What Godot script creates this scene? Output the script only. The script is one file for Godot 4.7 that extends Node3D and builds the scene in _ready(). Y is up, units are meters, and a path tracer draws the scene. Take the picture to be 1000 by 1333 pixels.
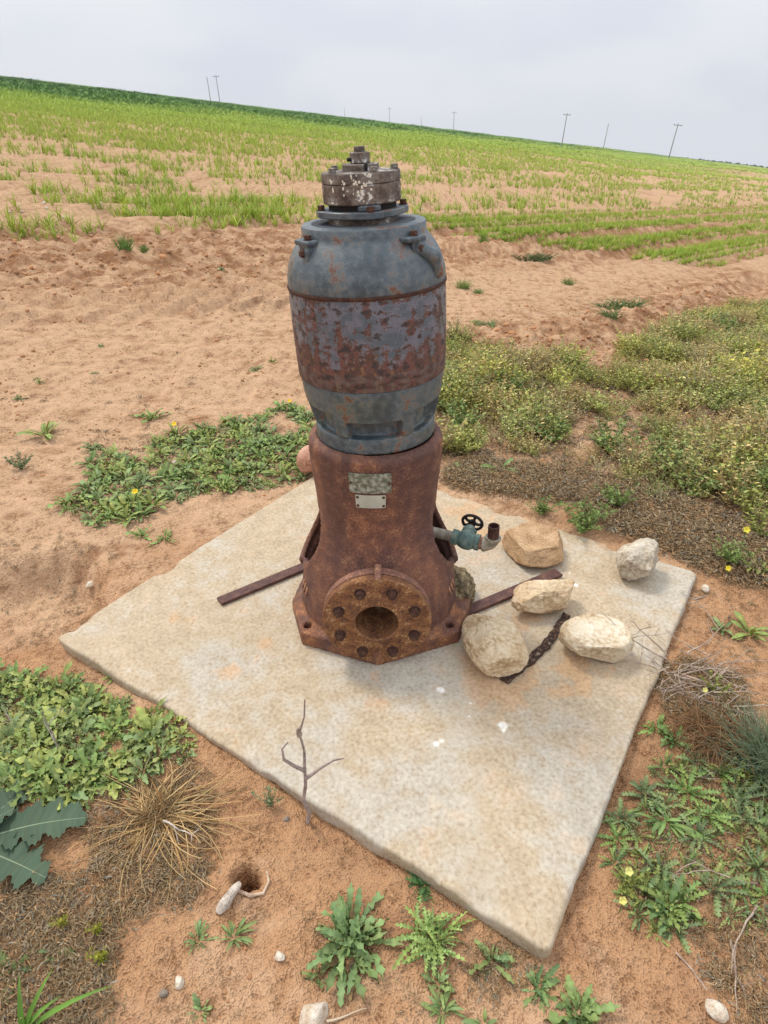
extends Node3D
# An old turbine pump on a concrete pad beside a young wheat field, under a bright overcast sky. Metres, y up; the pad's top is y = 0.

const SLAB := [Vector2(-1.131, -1.660), Vector2(-0.225, -2.974), Vector2(1.191, -1.960), Vector2(0.330, -0.664)]
const PUMP := Vector3(-0.022, 0.0, -1.8)
const ROW := Vector2(0.668, -0.744)          # the way the wheat rows run (x, z)
const ACROSS := Vector2(0.744, 0.668)
var BUMPS := [[-0.875, -2.294, 0.022, 0.300], [-1.604, -2.641, 0.030, 0.300], [-0.410, -1.361, 0.035, 0.160], [-0.759, -1.431, 0.015, 0.150], [0.517, -2.674, 0.050, 0.220], [1.035, -2.447, 0.060, 0.300], [1.389, -2.033, 0.030, 0.200], [1.902, -2.943, 0.050, 0.500], [-0.207, -3.261, 0.040, 0.300], [0.141, -0.613, 0.000, 0.200], [-0.760, -0.983, 0.030, 0.220], [1.000, -1.314, 0.050, 0.160]]
var RUTS := [PackedVector2Array([Vector2(-3.653, -6.558), Vector2(-2.371, -7.121), Vector2(-0.972, -8.289), Vector2(0.718, -9.675), Vector2(2.819, -11.087), Vector2(12.516, -22.389)]), PackedVector2Array([Vector2(-4.139, -7.584), Vector2(-2.743, -8.421), Vector2(-1.179, -10.325), Vector2(0.877, -11.926), Vector2(2.715, -11.774), Vector2(7.717, -17.122)]), PackedVector2Array([Vector2(0.576, -4.518), Vector2(1.651, -5.148), Vector2(2.513, -6.086), Vector2(6.116, -10.487)])]
var TREAD := PackedVector2Array([Vector2(-3.121, -5.403), Vector2(-2.438, -5.729), Vector2(-1.668, -6.101), Vector2(-0.829, -6.497)])
const PIT := Vector2(-1.379, -1.902)
const BURROW := Vector2(-0.341, -0.849)

var rng := RandomNumberGenerator.new()
var n_low := FastNoiseLite.new()
var n_mid := FastNoiseLite.new()
var n_fine := FastNoiseLite.new()
var n_cell := FastNoiseLite.new()
var M := {}
var used := {}


# ---------------------------------------------------------------- naming and nodes
func numbered(called: String) -> String:
	var n: int = used.get(called, 0)
	used[called] = n + 1
	return called if n == 0 else "%s_%03d" % [called, n]

func tag(o: Node, label: String, category := "", group := "", kind := "") -> Node:
	if label: o.set_meta("label", label)
	if category: o.set_meta("category", category)
	if group: o.set_meta("group", group)
	if kind: o.set_meta("kind", kind)
	return o

func base(called: String, at: Vector3, turn := 0.0) -> Node3D:
	var o := Node3D.new()
	o.name = numbered(called)
	add_child(o)
	o.position = at
	o.rotation.y = turn
	return o

func put(called: String, mesh: Mesh, material: Material, parent: Node = null, at := Transform3D()) -> MeshInstance3D:
	var o := MeshInstance3D.new()
	o.mesh = mesh
	o.name = numbered(called) if parent == null else called
	if material: o.material_override = material
	if parent == null: add_child(o)
	else: parent.add_child(o, true)
	o.transform = at
	return o


# ---------------------------------------------------------------- mesh building
class MB:
	var v := PackedVector3Array()
	var n := PackedVector3Array()
	var uv := PackedVector2Array()
	var c := PackedColorArray()
	var ix := PackedInt32Array()
	func add(p: Vector3, nn: Vector3, col := Color.WHITE, t := Vector2.ZERO) -> int:
		v.append(p); n.append(nn); c.append(col); uv.append(t)
		return v.size() - 1
	func tri(a: int, b: int, d: int) -> void:
		# wound so that the front looks along the vertex normals
		var g := (v[b] - v[a]).cross(v[d] - v[a])
		if g.dot(n[a] + n[b] + n[d]) > 0.0:
			ix.append(a); ix.append(d); ix.append(b)
		else:
			ix.append(a); ix.append(b); ix.append(d)
	func quad(a: int, b: int, d: int, e: int) -> void:
		tri(a, b, d); tri(a, d, e)
	func flat(ps: Array, col := Color.WHITE, out := Vector3.ZERO) -> void:
		var g: Vector3 = (ps[1] - ps[0]).cross(ps[2] - ps[0]).normalized()
		if out != Vector3.ZERO and g.dot(out) < 0.0: g = -g
		var first := v.size()
		for p in ps: add(p, g, col)
		for k in range(1, ps.size() - 1): tri(first, first + k, first + k + 1)
	func mesh() -> ArrayMesh:
		var a := []
		a.resize(Mesh.ARRAY_MAX)
		a[Mesh.ARRAY_VERTEX] = v
		a[Mesh.ARRAY_NORMAL] = n
		a[Mesh.ARRAY_TEX_UV] = uv
		a[Mesh.ARRAY_COLOR] = c
		a[Mesh.ARRAY_INDEX] = ix
		var m := ArrayMesh.new()
		m.add_surface_from_arrays(Mesh.PRIMITIVE_TRIANGLES, a)
		return m

# turned about y; profile of (radius, height), edges sharper than 35 degrees stay sharp
func lathe(mb: MB, prof: Array, seg := 64, xf := Transform3D(), wob := 0.0) -> void:
	var m := prof.size()
	var total := 0.0
	for i in m - 1: total += prof[i].distance_to(prof[i + 1])
	var run := 0.0
	for i in m - 1:
		var a: Vector2 = prof[i]
		var b: Vector2 = prof[i + 1]
		var d := (b - a).normalized()
		var here := Vector2(d.y, -d.x)
		var na := here
		var nb := here
		if i > 0:
			var e: Vector2 = (a - prof[i - 1]).normalized()
			if e.dot(d) > 0.82: na = (here + Vector2(e.y, -e.x)).normalized()
		if i < m - 2:
			var e2: Vector2 = (prof[i + 2] - b).normalized()
			if e2.dot(d) > 0.82: nb = (here + Vector2(e2.y, -e2.x)).normalized()
		var nextrun := run + a.distance_to(b)
		var first := mb.v.size()
		for k in seg + 1:
			var t := TAU * k / seg
			var w := 1.0 + wob * n_mid.get_noise_3d(cos(t) * 0.4, a.y, sin(t) * 0.4)
			var w2 := 1.0 + wob * n_mid.get_noise_3d(cos(t) * 0.4, b.y, sin(t) * 0.4)
			var u := float(k) / seg
			mb.add(xf * Vector3(sin(t) * a.x * w, a.y, cos(t) * a.x * w), xf.basis * Vector3(sin(t) * na.x, na.y, cos(t) * na.x), Color.WHITE, Vector2(u, 1.0 - run / total))
			mb.add(xf * Vector3(sin(t) * b.x * w2, b.y, cos(t) * b.x * w2), xf.basis * Vector3(sin(t) * nb.x, nb.y, cos(t) * nb.x), Color.WHITE, Vector2(u, 1.0 - nextrun / total))
		for k in seg:
			var q := first + 2 * k
			mb.quad(q, q + 1, q + 3, q + 2)
		run = nextrun

func lathed(prof: Array, seg := 64, wob := 0.0) -> ArrayMesh:
	var mb := MB.new()
	lathe(mb, prof, seg, Transform3D(), wob)
	return mb.mesh()

# an upright prism over a convex outline (x, z), with a chamfer at the top and bottom edges
func prism(mb: MB, outline: Array, y0: float, y1: float, ch := 0.002, xf := Transform3D()) -> void:
	var mid := Vector2.ZERO
	for p in outline: mid += p / outline.size()
	var inset := []
	for p in outline: inset.append(p + (mid - p).normalized() * ch * 1.3)
	var up := Vector3.UP
	var m := outline.size()
	var lev := [[inset, y0], [outline, y0 + ch], [outline, y1 - ch], [inset, y1]]
	for l in 3:
		for i in m:
			var j := (i + 1) % m
			var p: Vector2 = lev[l][0][i]
			var q: Vector2 = lev[l][0][j]
			var p2: Vector2 = lev[l + 1][0][i]
			var q2: Vector2 = lev[l + 1][0][j]
			var o := (p + q) * 0.5 - mid
			mb.flat([xf * Vector3(p.x, lev[l][1], p.y), xf * Vector3(q.x, lev[l][1], q.y), xf * Vector3(q2.x, lev[l + 1][1], q2.y), xf * Vector3(p2.x, lev[l + 1][1], p2.y)], Color.WHITE, xf.basis * Vector3(o.x, 0, o.y))
	var top := []
	var bot := []
	for p in inset:
		top.append(xf * Vector3(p.x, y1, p.y))
		bot.append(xf * Vector3(p.x, y0, p.y))
	mb.flat(top, Color.WHITE, xf.basis * up)
	mb.flat(bot, Color.WHITE, xf.basis * -up)

func ngon(n: int, r: float, turn := 0.0) -> Array:
	var o := []
	for k in n: o.append(Vector2(cos(TAU * k / n + turn), sin(TAU * k / n + turn)) * r)
	return o

# a tube along points with a radius at each
func tube(mb: MB, pts: Array, rad: Array, seg := 8, col := Color.WHITE, cap := true) -> void:
	var m := pts.size()
	var side := Vector3.UP
	var rows := []
	for i in m:
		var d: Vector3 = (pts[mini(i + 1, m - 1)] - pts[maxi(i - 1, 0)]).normalized()
		if i == 0:
			side = d.cross(Vector3(0.31, 0.12, 0.94)).normalized()
		else:
			side = (side - d * side.dot(d)).normalized()
		var other := d.cross(side)
		rows.append(mb.v.size())
		for k in seg + 1:
			var t := TAU * k / seg
			var o := side * cos(t) + other * sin(t)
			mb.add(pts[i] + o * rad[i], o, col, Vector2(float(k) / seg, float(i) / m))
	for i in m - 1:
		for k in seg:
			mb.quad(rows[i] + k, rows[i] + k + 1, rows[i + 1] + k + 1, rows[i + 1] + k)
	if cap:
		for e in [0, m - 1]:
			var d2: Vector3 = (pts[e] - pts[1 if e == 0 else m - 2]).normalized()
			var cc := mb.add(pts[e], d2, col)
			var f := mb.v.size()
			for k in seg + 1:
				mb.add(mb.v[rows[e] + k], d2, col)
			for k in seg: mb.tri(cc, f + k, f + k + 1)

# surface nets over a signed distance function; cells of size c, visited only near the surface
func nets(lo: Vector3, hi: Vector3, c: float, f: Callable, tint = null) -> ArrayMesh:
	var bx := int(ceil((hi.x - lo.x) / c / 4.0))
	var by := int(ceil((hi.y - lo.y) / c / 4.0))
	var bz := int(ceil((hi.z - lo.z) / c / 4.0))
	var nx := bx * 4 + 1
	var ny := by * 4 + 1
	var nz := bz * 4 + 1
	var val := PackedFloat32Array()
	val.resize(nx * ny * nz)
	val.fill(1e9)
	var vert := PackedInt32Array()
	vert.resize(nx * ny * nz)
	vert.fill(-1)
	var live := []
	for i in bx:
		for j in by:
			for k in bz:
				var p := lo + Vector3(i * 4 + 2, j * 4 + 2, k * 4 + 2) * c
				if absf(f.call(p)) > c * 4.6: continue
				live.append(Vector3i(i * 4, j * 4, k * 4))
				for x in range(i * 4, i * 4 + 5):
					for y in range(j * 4, j * 4 + 5):
						for z in range(k * 4, k * 4 + 5):
							var at := (x * ny + y) * nz + z
							if val[at] > 1e8: val[at] = f.call(lo + Vector3(x, y, z) * c)
	var mb := MB.new()
	var sx := ny * nz
	var corner := [0, sx, nz, sx + nz, 1, sx + 1, nz + 1, sx + nz + 1]
	var edges := [[0, 1], [2, 3], [4, 5], [6, 7], [0, 2], [1, 3], [4, 6], [5, 7], [0, 4], [1, 5], [2, 6], [3, 7]]
	var off := [Vector3(0, 0, 0), Vector3(1, 0, 0), Vector3(0, 1, 0), Vector3(1, 1, 0), Vector3(0, 0, 1), Vector3(1, 0, 1), Vector3(0, 1, 1), Vector3(1, 1, 1)]
	for b in live:
		for x in range(b.x, b.x + 4):
			for y in range(b.y, b.y + 4):
				for z in range(b.z, b.z + 4):
					var at := (x * ny + y) * nz + z
					var inside := 0
					for q in 8:
						if val[at + corner[q]] < 0.0: inside += 1
					if inside == 0 or inside == 8: continue
					var sum := Vector3.ZERO
					var cnt := 0
					for ed in edges:
						var va: float = val[at + corner[ed[0]]]
						var vb: float = val[at + corner[ed[1]]]
						if (va < 0.0) == (vb < 0.0): continue
						sum += off[ed[0]].lerp(off[ed[1]], va / (va - vb))
						cnt += 1
					var p: Vector3 = lo + (Vector3(x, y, z) + sum / cnt) * c
					var c0 := val[at]; var c1 := val[at + sx]; var c2 := val[at + nz]; var c3 := val[at + sx + nz]
					var c4 := val[at + 1]; var c5 := val[at + sx + 1]; var c6 := val[at + nz + 1]; var c7 := val[at + sx + nz + 1]
					var g := Vector3(c1 + c3 + c5 + c7 - c0 - c2 - c4 - c6, c2 + c3 + c6 + c7 - c0 - c1 - c4 - c5, c4 + c5 + c6 + c7 - c0 - c1 - c2 - c3)
					vert[at] = mb.add(p, g.normalized(), tint.call(p) if tint != null else Color.WHITE)
	for b in live:
		for x in range(maxi(b.x, 1), b.x + 4):
			for y in range(maxi(b.y, 1), b.y + 4):
				for z in range(maxi(b.z, 1), b.z + 4):
					var at := (x * ny + y) * nz + z
					if vert[at] < 0: continue
					var here := val[at] < 0.0
					if here != (val[at + sx] < 0.0):
						var a1 := vert[at - nz]; var a2 := vert[at - nz - 1]; var a3 := vert[at - 1]
						if a1 >= 0 and a2 >= 0 and a3 >= 0: mb.quad(vert[at], a1, a2, a3)
					if here != (val[at + nz] < 0.0):
						var a1 := vert[at - sx]; var a2 := vert[at - sx - 1]; var a3 := vert[at - 1]
						if a1 >= 0 and a2 >= 0 and a3 >= 0: mb.quad(vert[at], a1, a2, a3)
					if here != (val[at + 1] < 0.0):
						var a1 := vert[at - sx]; var a2 := vert[at - sx - nz]; var a3 := vert[at - nz]
						if a1 >= 0 and a2 >= 0 and a3 >= 0: mb.quad(vert[at], a1, a2, a3)
	return mb.mesh()

func smin(a: float, b: float, k: float) -> float:
	var h := clampf(0.5 + 0.5 * (b - a) / k, 0.0, 1.0)
	return lerpf(b, a, h) - k * h * (1.0 - h)

func sd_box(p: Vector3, h: Vector3, r := 0.0) -> float:
	var q := p.abs() - h + Vector3(r, r, r)
	return Vector3(maxf(q.x, 0), maxf(q.y, 0), maxf(q.z, 0)).length() + minf(maxf(q.x, maxf(q.y, q.z)), 0.0) - r

func sd_capsule(p: Vector3, a: Vector3, b: Vector3, r: float) -> float:
	var ab := b - a
	var t := clampf((p - a).dot(ab) / ab.length_squared(), 0.0, 1.0)
	return p.distance_to(a + ab * t) - r

func along(prof: Array, h: float) -> float:
	# smooth radius at a height from (height, radius) pairs going up
	if h <= prof[0].x: return prof[0].y
	for i in prof.size() - 1:
		if h <= prof[i + 1].x:
			var p0: Vector2 = prof[maxi(i - 1, 0)]
			var p1: Vector2 = prof[i]
			var p2: Vector2 = prof[i + 1]
			var p3: Vector2 = prof[mini(i + 2, prof.size() - 1)]
			var d := p2.x - p1.x
			var t := (h - p1.x) / d
			var m1 := (p2.y - p0.y) / maxf(p2.x - p0.x, 1e-4) * d
			var m2 := (p3.y - p1.y) / maxf(p3.x - p1.x, 1e-4) * d
			var t2 := t * t
			var t3 := t2 * t
			return (2 * t3 - 3 * t2 + 1) * p1.y + (t3 - 2 * t2 + t) * m1 + (-2 * t3 + 3 * t2) * p2.y + (t3 - t2) * m2
	return prof[-1].y


# ---------------------------------------------------------------- materials
func noise(freq: float, sd: int, octaves := 4, type := FastNoiseLite.TYPE_SIMPLEX_SMOOTH) -> FastNoiseLite:
	var n := FastNoiseLite.new()
	n.noise_type = type
	n.seed = sd
	n.frequency = freq
	n.fractal_type = FastNoiseLite.FRACTAL_FBM if octaves > 1 else FastNoiseLite.FRACTAL_NONE
	n.fractal_octaves = octaves
	return n

func layer(w: int, h: int, freq: float, sd: int, octaves := 4, type := FastNoiseLite.TYPE_SIMPLEX_SMOOTH) -> PackedByteArray:
	var im := noise(freq, sd, octaves, type).get_seamless_image(w, h, false, false, 0.12)
	im.convert(Image.FORMAT_L8)
	return im.get_data()

func ramp(stops: Array) -> PackedByteArray:
	# 256 colours from [position, linear Color] stops, as sRGB bytes
	var g := Gradient.new()
	g.offsets = PackedFloat32Array(stops.map(func(s): return s[0]))
	g.colors = PackedColorArray(stops.map(func(s): return s[1]))
	var o := PackedByteArray()
	o.resize(768)
	for i in 256:
		var c := g.sample(i / 255.0).linear_to_srgb()
		o[i * 3] = clampi(int(c.r * 255.0 + 0.5), 0, 255)
		o[i * 3 + 1] = clampi(int(c.g * 255.0 + 0.5), 0, 255)
		o[i * 3 + 2] = clampi(int(c.b * 255.0 + 0.5), 0, 255)
	return o

func rgb_tex(w: int, h: int, data: PackedByteArray) -> ImageTexture:
	return ImageTexture.create_from_image(Image.create_from_data(w, h, false, Image.FORMAT_RGB8, data))

func grey_tex(w: int, h: int, data: PackedByteArray) -> ImageTexture:
	return ImageTexture.create_from_image(Image.create_from_data(w, h, false, Image.FORMAT_L8, data))

# a tiling texture: weighted noise layers through a colour ramp; returns [albedo, height]
func ramped(size: int, layers: Array, stops: Array, contrast := 1.6) -> Array:
	var ls := []
	for l in layers: ls.append(layer(size, size, l[0], l[1], l[2], l[4] if l.size() > 4 else FastNoiseLite.TYPE_SIMPLEX_SMOOTH))
	var cols := ramp(stops)
	var out := PackedByteArray()
	out.resize(size * size * 3)
	var hh := PackedByteArray()
	hh.resize(size * size)
	while ls.size() < 3:
		ls.append(ls[0])
		layers = layers + [[0, 0, 0, 0.0]]
	var l0: PackedByteArray = ls[0]
	var l1: PackedByteArray = ls[1]
	var l2: PackedByteArray = ls[2]
	var w0: float = layers[0][3]
	var w1: float = layers[1][3]
	var w2: float = layers[2][3]
	var ws := -127.5 * (w0 + w1 + w2)
	for i in size * size:
		var x := ws + l0[i] * w0 + l1[i] * w1 + l2[i] * w2
		var b := clampi(int(127.5 + x * contrast), 0, 255)
		hh[i] = b
		out[i * 3] = cols[b * 3]
		out[i * 3 + 1] = cols[b * 3 + 1]
		out[i * 3 + 2] = cols[b * 3 + 2]
	return [rgb_tex(size, size, out), grey_tex(size, size, hh)]

func surface(tex: Array, scale: float, rough: float, bump := 0.3, vertex := true, world := false) -> StandardMaterial3D:
	var m := StandardMaterial3D.new()
	m.albedo_texture = tex[0]
	m.roughness = rough
	m.uv1_triplanar = true
	m.uv1_world_triplanar = world
	m.uv1_triplanar_sharpness = 4.0
	m.uv1_scale = Vector3.ONE * scale
	m.vertex_color_use_as_albedo = vertex
	if bump > 0.0:
		m.heightmap_enabled = true
		m.heightmap_texture = tex[1]
		m.heightmap_scale = bump
	m.metallic_specular = 0.4
	return m

func leafy(rough := 0.55, back := Color(0.18, 0.25, 0.04)) -> StandardMaterial3D:
	var m := StandardMaterial3D.new()
	m.vertex_color_use_as_albedo = true
	m.roughness = rough
	m.cull_mode = BaseMaterial3D.CULL_DISABLED
	m.backlight_enabled = back != Color.BLACK
	m.backlight = back
	m.metallic_specular = 0.3
	return m

func lin(r: float, g: float, b: float) -> Color:
	return Color(r, g, b)

func make_materials() -> void:
	var soil := ramped(400, [[0.012, 11, 4, 0.5], [0.06, 12, 3, 0.5], [0.25, 13, 2, 0.45]], [[0.0, lin(0.42, 0.38, 0.35)], [0.25, lin(0.76, 0.73, 0.71)], [0.5, lin(0.97, 0.96, 0.95)], [1.0, lin(1, 1, 1)]])
	M.soil = surface(soil, 1.7, 0.95, 1.1, true, true)
	M.soil.metallic_specular = 0.15
	var rust := ramped(400, [[0.014, 21, 4, 0.36], [0.07, 22, 4, 0.42], [0.3, 23, 2, 0.42]], [[0.0, lin(0.10, 0.048, 0.038)], [0.35, lin(0.185, 0.086, 0.062)], [0.58, lin(0.245, 0.113, 0.074)], [0.74, lin(0.34, 0.165, 0.092)], [0.9, lin(0.50, 0.285, 0.15)], [1.0, lin(0.62, 0.42, 0.25)]])
	M.rust = surface(rust, 3.6, 0.72, 0.16)
	M.rust.metallic_specular = 0.5
	M.rust_face = surface(ramped(320, [[0.012, 24, 4, 0.45], [0.06, 25, 4, 0.45], [0.3, 26, 2, 0.35]], [[0.0, lin(0.06, 0.03, 0.022)], [0.3, lin(0.14, 0.06, 0.034)], [0.55, lin(0.215, 0.095, 0.042)], [0.8, lin(0.31, 0.15, 0.06)], [0.95, lin(0.42, 0.27, 0.14)], [1.0, lin(0.5, 0.38, 0.25)]]), 5.0, 0.8, 0.2)
	M.dark_rust = surface(rust, 5.0, 0.7, 0.2)
	M.dark_rust.albedo_color = Color(0.56, 0.54, 0.56)
	M.bar = surface(rust, 4.0, 0.6, 0.08)
	M.bar.albedo_color = Color(0.70, 0.69, 0.76)
	M.flaky = surface(ramped(256, [[0.04, 28, 4, 0.8], [0.2, 29, 2, 0.5]], [[0.0, lin(0.02, 0.014, 0.012)], [0.5, lin(0.06, 0.035, 0.025)], [0.75, lin(0.12, 0.055, 0.03)], [1.0, lin(0.35, 0.3, 0.24)]]), 5.0, 0.85, 0.5)
	# blue-grey enamel with rust coming through
	M.enamel = surface(ramped(320, [[0.009, 31, 5, 0.75], [0.05, 32, 4, 0.5], [0.25, 33, 2, 0.35]], [[0.0, lin(0.045, 0.062, 0.076)], [0.3, lin(0.066, 0.093, 0.112)], [0.58, lin(0.098, 0.128, 0.146)], [0.74, lin(0.15, 0.172, 0.175)], [0.80, lin(0.16, 0.13, 0.11)], [0.87, lin(0.19, 0.105, 0.07)], [1.0, lin(0.13, 0.055, 0.035)]], 1.4), 2.6, 0.45, 0.12)
	M.enamel.metallic_specular = 0.55
	M.enamel_green = surface(ramped(256, [[0.015, 34, 4, 0.8], [0.1, 35, 3, 0.4]], [[0.0, lin(0.05, 0.085, 0.08)], [0.4, lin(0.09, 0.145, 0.13)], [0.75, lin(0.15, 0.21, 0.18)], [0.9, lin(0.22, 0.22, 0.17)], [1.0, lin(0.16, 0.08, 0.05)]]), 6.0, 0.6, 0.1)
	M.zinc = surface(ramped(256, [[0.02, 36, 4, 0.8], [0.1, 37, 3, 0.4]], [[0.0, lin(0.14, 0.12, 0.09)], [0.5, lin(0.26, 0.23, 0.18)], [1.0, lin(0.42, 0.38, 0.3)]]), 6.0, 0.6, 0.1)
	# brown oily cap with bird lime and traces of blue paint
	M.cap = surface(ramped(320, [[0.012, 41, 5, 0.75], [0.06, 42, 4, 0.5], [0.3, 43, 2, 0.2]], [[0.0, lin(0.06, 0.045, 0.04)], [0.3, lin(0.105, 0.08, 0.065)], [0.55, lin(0.165, 0.13, 0.105)], [0.72, lin(0.21, 0.175, 0.145)], [0.86, lin(0.16, 0.18, 0.19)], [0.93, lin(0.55, 0.52, 0.46)], [1.0, lin(0.75, 0.73, 0.68)]], 1.5), 4.0, 0.6, 0.1)
	M.wire = StandardMaterial3D.new()
	M.wire.albedo_color = Color(0.42, 0.44, 0.46)
	M.wire.roughness = 0.6
	M.black = StandardMaterial3D.new()
	M.black.albedo_color = Color(0.12, 0.11, 0.105)
	M.black.roughness = 0.9
	M.plate_old = surface(ramped(256, [[0.03, 44, 4, 0.8], [0.15, 45, 3, 0.6]], [[0.0, lin(0.09, 0.10, 0.065)], [0.4, lin(0.17, 0.18, 0.13)], [0.65, lin(0.26, 0.27, 0.22)], [1.0, lin(0.42, 0.43, 0.36)]]), 7.0, 0.55, 0.12)
	M.plate_new = surface(ramped(256, [[0.01, 46, 3, 0.5], [0.2, 47, 2, 0.2]], [[0.0, lin(0.36, 0.36, 0.30)], [1.0, lin(0.52, 0.52, 0.45)]]), 6.0, 0.4, 0.02)
	var stone := ramped(320, [[0.010, 51, 4, 0.5], [0.05, 52, 4, 0.55], [0.25, 53, 2, 0.35]], [[0.0, lin(0.55, 0.44, 0.33)], [0.3, lin(0.82, 0.74, 0.62)], [0.6, lin(0.97, 0.93, 0.86)], [1.0, lin(1, 1, 0.98)]])
	M.stone = surface(stone, 3.4, 0.92, 0.28)
	M.stone.metallic_specular = 0.2
	M.sandstone = surface(ramped(320, [[0.012, 54, 3, 0.4], [0.12, 55, 3, 0.5], [0.3, 56, 2, 0.4]], [[0.0, lin(0.22, 0.13, 0.07)], [0.3, lin(0.42, 0.275, 0.155)], [0.6, lin(0.54, 0.37, 0.22)], [1.0, lin(0.66, 0.49, 0.32)]]), 3.0, 0.95, 0.35)
	M.sandstone.metallic_specular = 0.15
	M.mud = surface(ramped(256, [[0.03, 57, 4, 0.6], [0.2, 58, 3, 0.6]], [[0.0, lin(0.09, 0.07, 0.045)], [0.5, lin(0.28, 0.22, 0.14)], [0.8, lin(0.5, 0.42, 0.29)], [1.0, lin(0.7, 0.62, 0.46)]]), 5.0, 0.95, 0.6)
	M.wood = surface(ramped(256, [[0.02, 61, 4, 0.6], [0.15, 62, 3, 0.5]], [[0.0, lin(0.26, 0.22, 0.19)], [0.5, lin(0.52, 0.46, 0.41)], [1.0, lin(0.80, 0.74, 0.67)]]), 6.0, 0.9, 0.2)
	M.leaf = leafy(0.5, Color(0.22, 0.27, 0.05))
	M.thistle = leafy(0.65, Color.BLACK)
	M.blade = leafy(0.5, Color(0.25, 0.33, 0.04))
	M.dry = leafy(0.85, Color(0.10, 0.07, 0.035))
	M.petal = leafy(0.6, Color(0.3, 0.25, 0.02))
	slab_material()
	shell_material()

func slab_material() -> void:
	# worn concrete: grey cement skin, warm exposed sand and gravel where it has gone, orange stains, bird lime
	var size := 800
	var a := layer(size, size, 0.006, 71, 5)
	var b := layer(size, size, 0.035, 72, 4)
	var c := layer(size, size, 0.22, 73, 2)
	var d := layer(size, size, 0.016, 74, 4)
	var out := PackedByteArray()
	out.resize(size * size * 3)
	var worn := lin(0.475, 0.392, 0.285)
	var skin := lin(0.446, 0.412, 0.350)
	var iron := lin(0.52, 0.30, 0.14)
	var lime := lin(0.85, 0.85, 0.8)
	# [x, z, radius, strength] in metres: red soil and rust washed over the pad, then bird lime
	var stains := [[Vector2(-0.704, -1.747), 0.055, 0.8], [Vector2(-0.406, -1.604), 0.06, 0.6], [Vector2(-0.470, -1.761), 0.05, 0.4], [Vector2(-0.045, -1.393), 0.07, 0.5], [Vector2(0.325, -1.431), 0.12, 1.0], [Vector2(0.588, -1.474), 0.12, 0.8], [Vector2(0.507, -1.735), 0.08, 0.8], [Vector2(0.389, -2.281), 0.16, 0.7], [Vector2(0.488, -2.500), 0.14, 0.8], [Vector2(0.688, -2.460), 0.2, 0.7], [Vector2(0.952, -2.205), 0.1, 0.6], [Vector2(0.224, -1.189), 0.2, 0.25], [Vector2(-0.502, -1.501), 0.05, 0.4], [Vector2(-0.868, -1.814), 0.1, 0.2], [Vector2(0.538, -1.084), 0.2, 0.25]]
	var limes := [[Vector2(0.166, -1.391), 0.014], [Vector2(0.133, -1.196), 0.009], [Vector2(0.148, -1.206), 0.008], [Vector2(0.329, -1.253), 0.013], [Vector2(0.247, -1.340), 0.004], [Vector2(0.568, -2.484), 0.02], [Vector2(0.708, -1.975), 0.011], [Vector2(0.709, -1.899), 0.008], [Vector2(0.237, -1.291), 0.003], [Vector2(0.329, -1.237), 0.006]]
	var greys := [[Vector2(-0.541, -1.571), 0.17], [Vector2(0.028, -1.095), 0.16], [Vector2(0.398, -1.912), 0.2], [Vector2(0.476, -0.934), 0.16], [Vector2(1.026, -1.894), 0.16], [Vector2(-0.394, -1.297), 0.1], [Vector2(-0.164, -1.224), 0.14], [Vector2(0.841, -1.468), 0.15], [Vector2(0.218, -0.844), 0.12], [Vector2(-0.009, -1.455), 0.2]]
	var px := 2.6 / size
	var mark := PackedFloat32Array()
	mark.resize(size * size)
	var grey := PackedFloat32Array()
	grey.resize(size * size)
	var white := PackedFloat32Array()
	white.resize(size * size)
	for s in stains: splat(mark, size, px, s[0], s[1], s[2])
	for s in greys: splat(grey, size, px, s[0], s[1], 1.0)
	for s in limes: splat(white, size, px, s[0], s[1] * 1.15, 1.2)
	for i in size * size:
		var k := (a[i] - 127.5) / 127.5
		var k2 := (b[i] - 127.5) / 127.5
		var k3 := (c[i] - 127.5) / 127.5
		var k4 := (d[i] - 127.5) / 127.5
		var g := clampf(0.34 + k * 1.1 + k2 * 0.9 + (grey[i] - 0.35) * 1.1 + k3 * 0.25, 0.0, 1.0)
		var col := worn.lerp(skin, g)
		var o := clampf((mark[i] * 1.2 + k4 * 0.9 + k2 * 0.7 - 0.45) * 2.0, 0.0, 1.0) * minf(mark[i] * 3.0, 1.0)
		o = maxf(o, clampf((k4 + k2 * 0.5 - 0.72) * 3.5, 0.0, 0.45))
		col = col.lerp(iron, o * 0.5)
		if white[i] > 0.05: col = col.lerp(lime, clampf((white[i] + k4 * 0.5 + k2 * 0.3 - 0.62) * 2.6, 0.0, 0.75))
		var t := 1.06 + k2 * 0.15 + k3 * 0.2 + k * 0.06
		col = Color(col.r * t, col.g * t, col.b * t).linear_to_srgb()
		out[i * 3] = clampi(int(col.r * 255), 0, 255)
		out[i * 3 + 1] = clampi(int(col.g * 255), 0, 255)
		out[i * 3 + 2] = clampi(int(col.b * 255), 0, 255)
	var m := StandardMaterial3D.new()
	m.albedo_texture = rgb_tex(size, size, out)
	m.roughness = 0.93
	m.metallic_specular = 0.2
	# gravel and sand grains, about 2 to 6 mm
	var grain := ramped(400, [[0.09, 75, 1, 0.35, FastNoiseLite.TYPE_CELLULAR], [0.05, 76, 3, 0.55], [0.35, 77, 1, 0.6]], [[0.0, lin(0.66, 0.58, 0.50)], [0.22, lin(0.90, 0.86, 0.81)], [0.5, lin(0.98, 0.97, 0.95)], [0.75, lin(1, 1, 1)], [1.0, lin(1, 0.97, 0.9)]], 1.2)
	m.detail_enabled = true
	m.detail_blend_mode = BaseMaterial3D.BLEND_MODE_MUL
	m.detail_albedo = grain[0]
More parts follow.
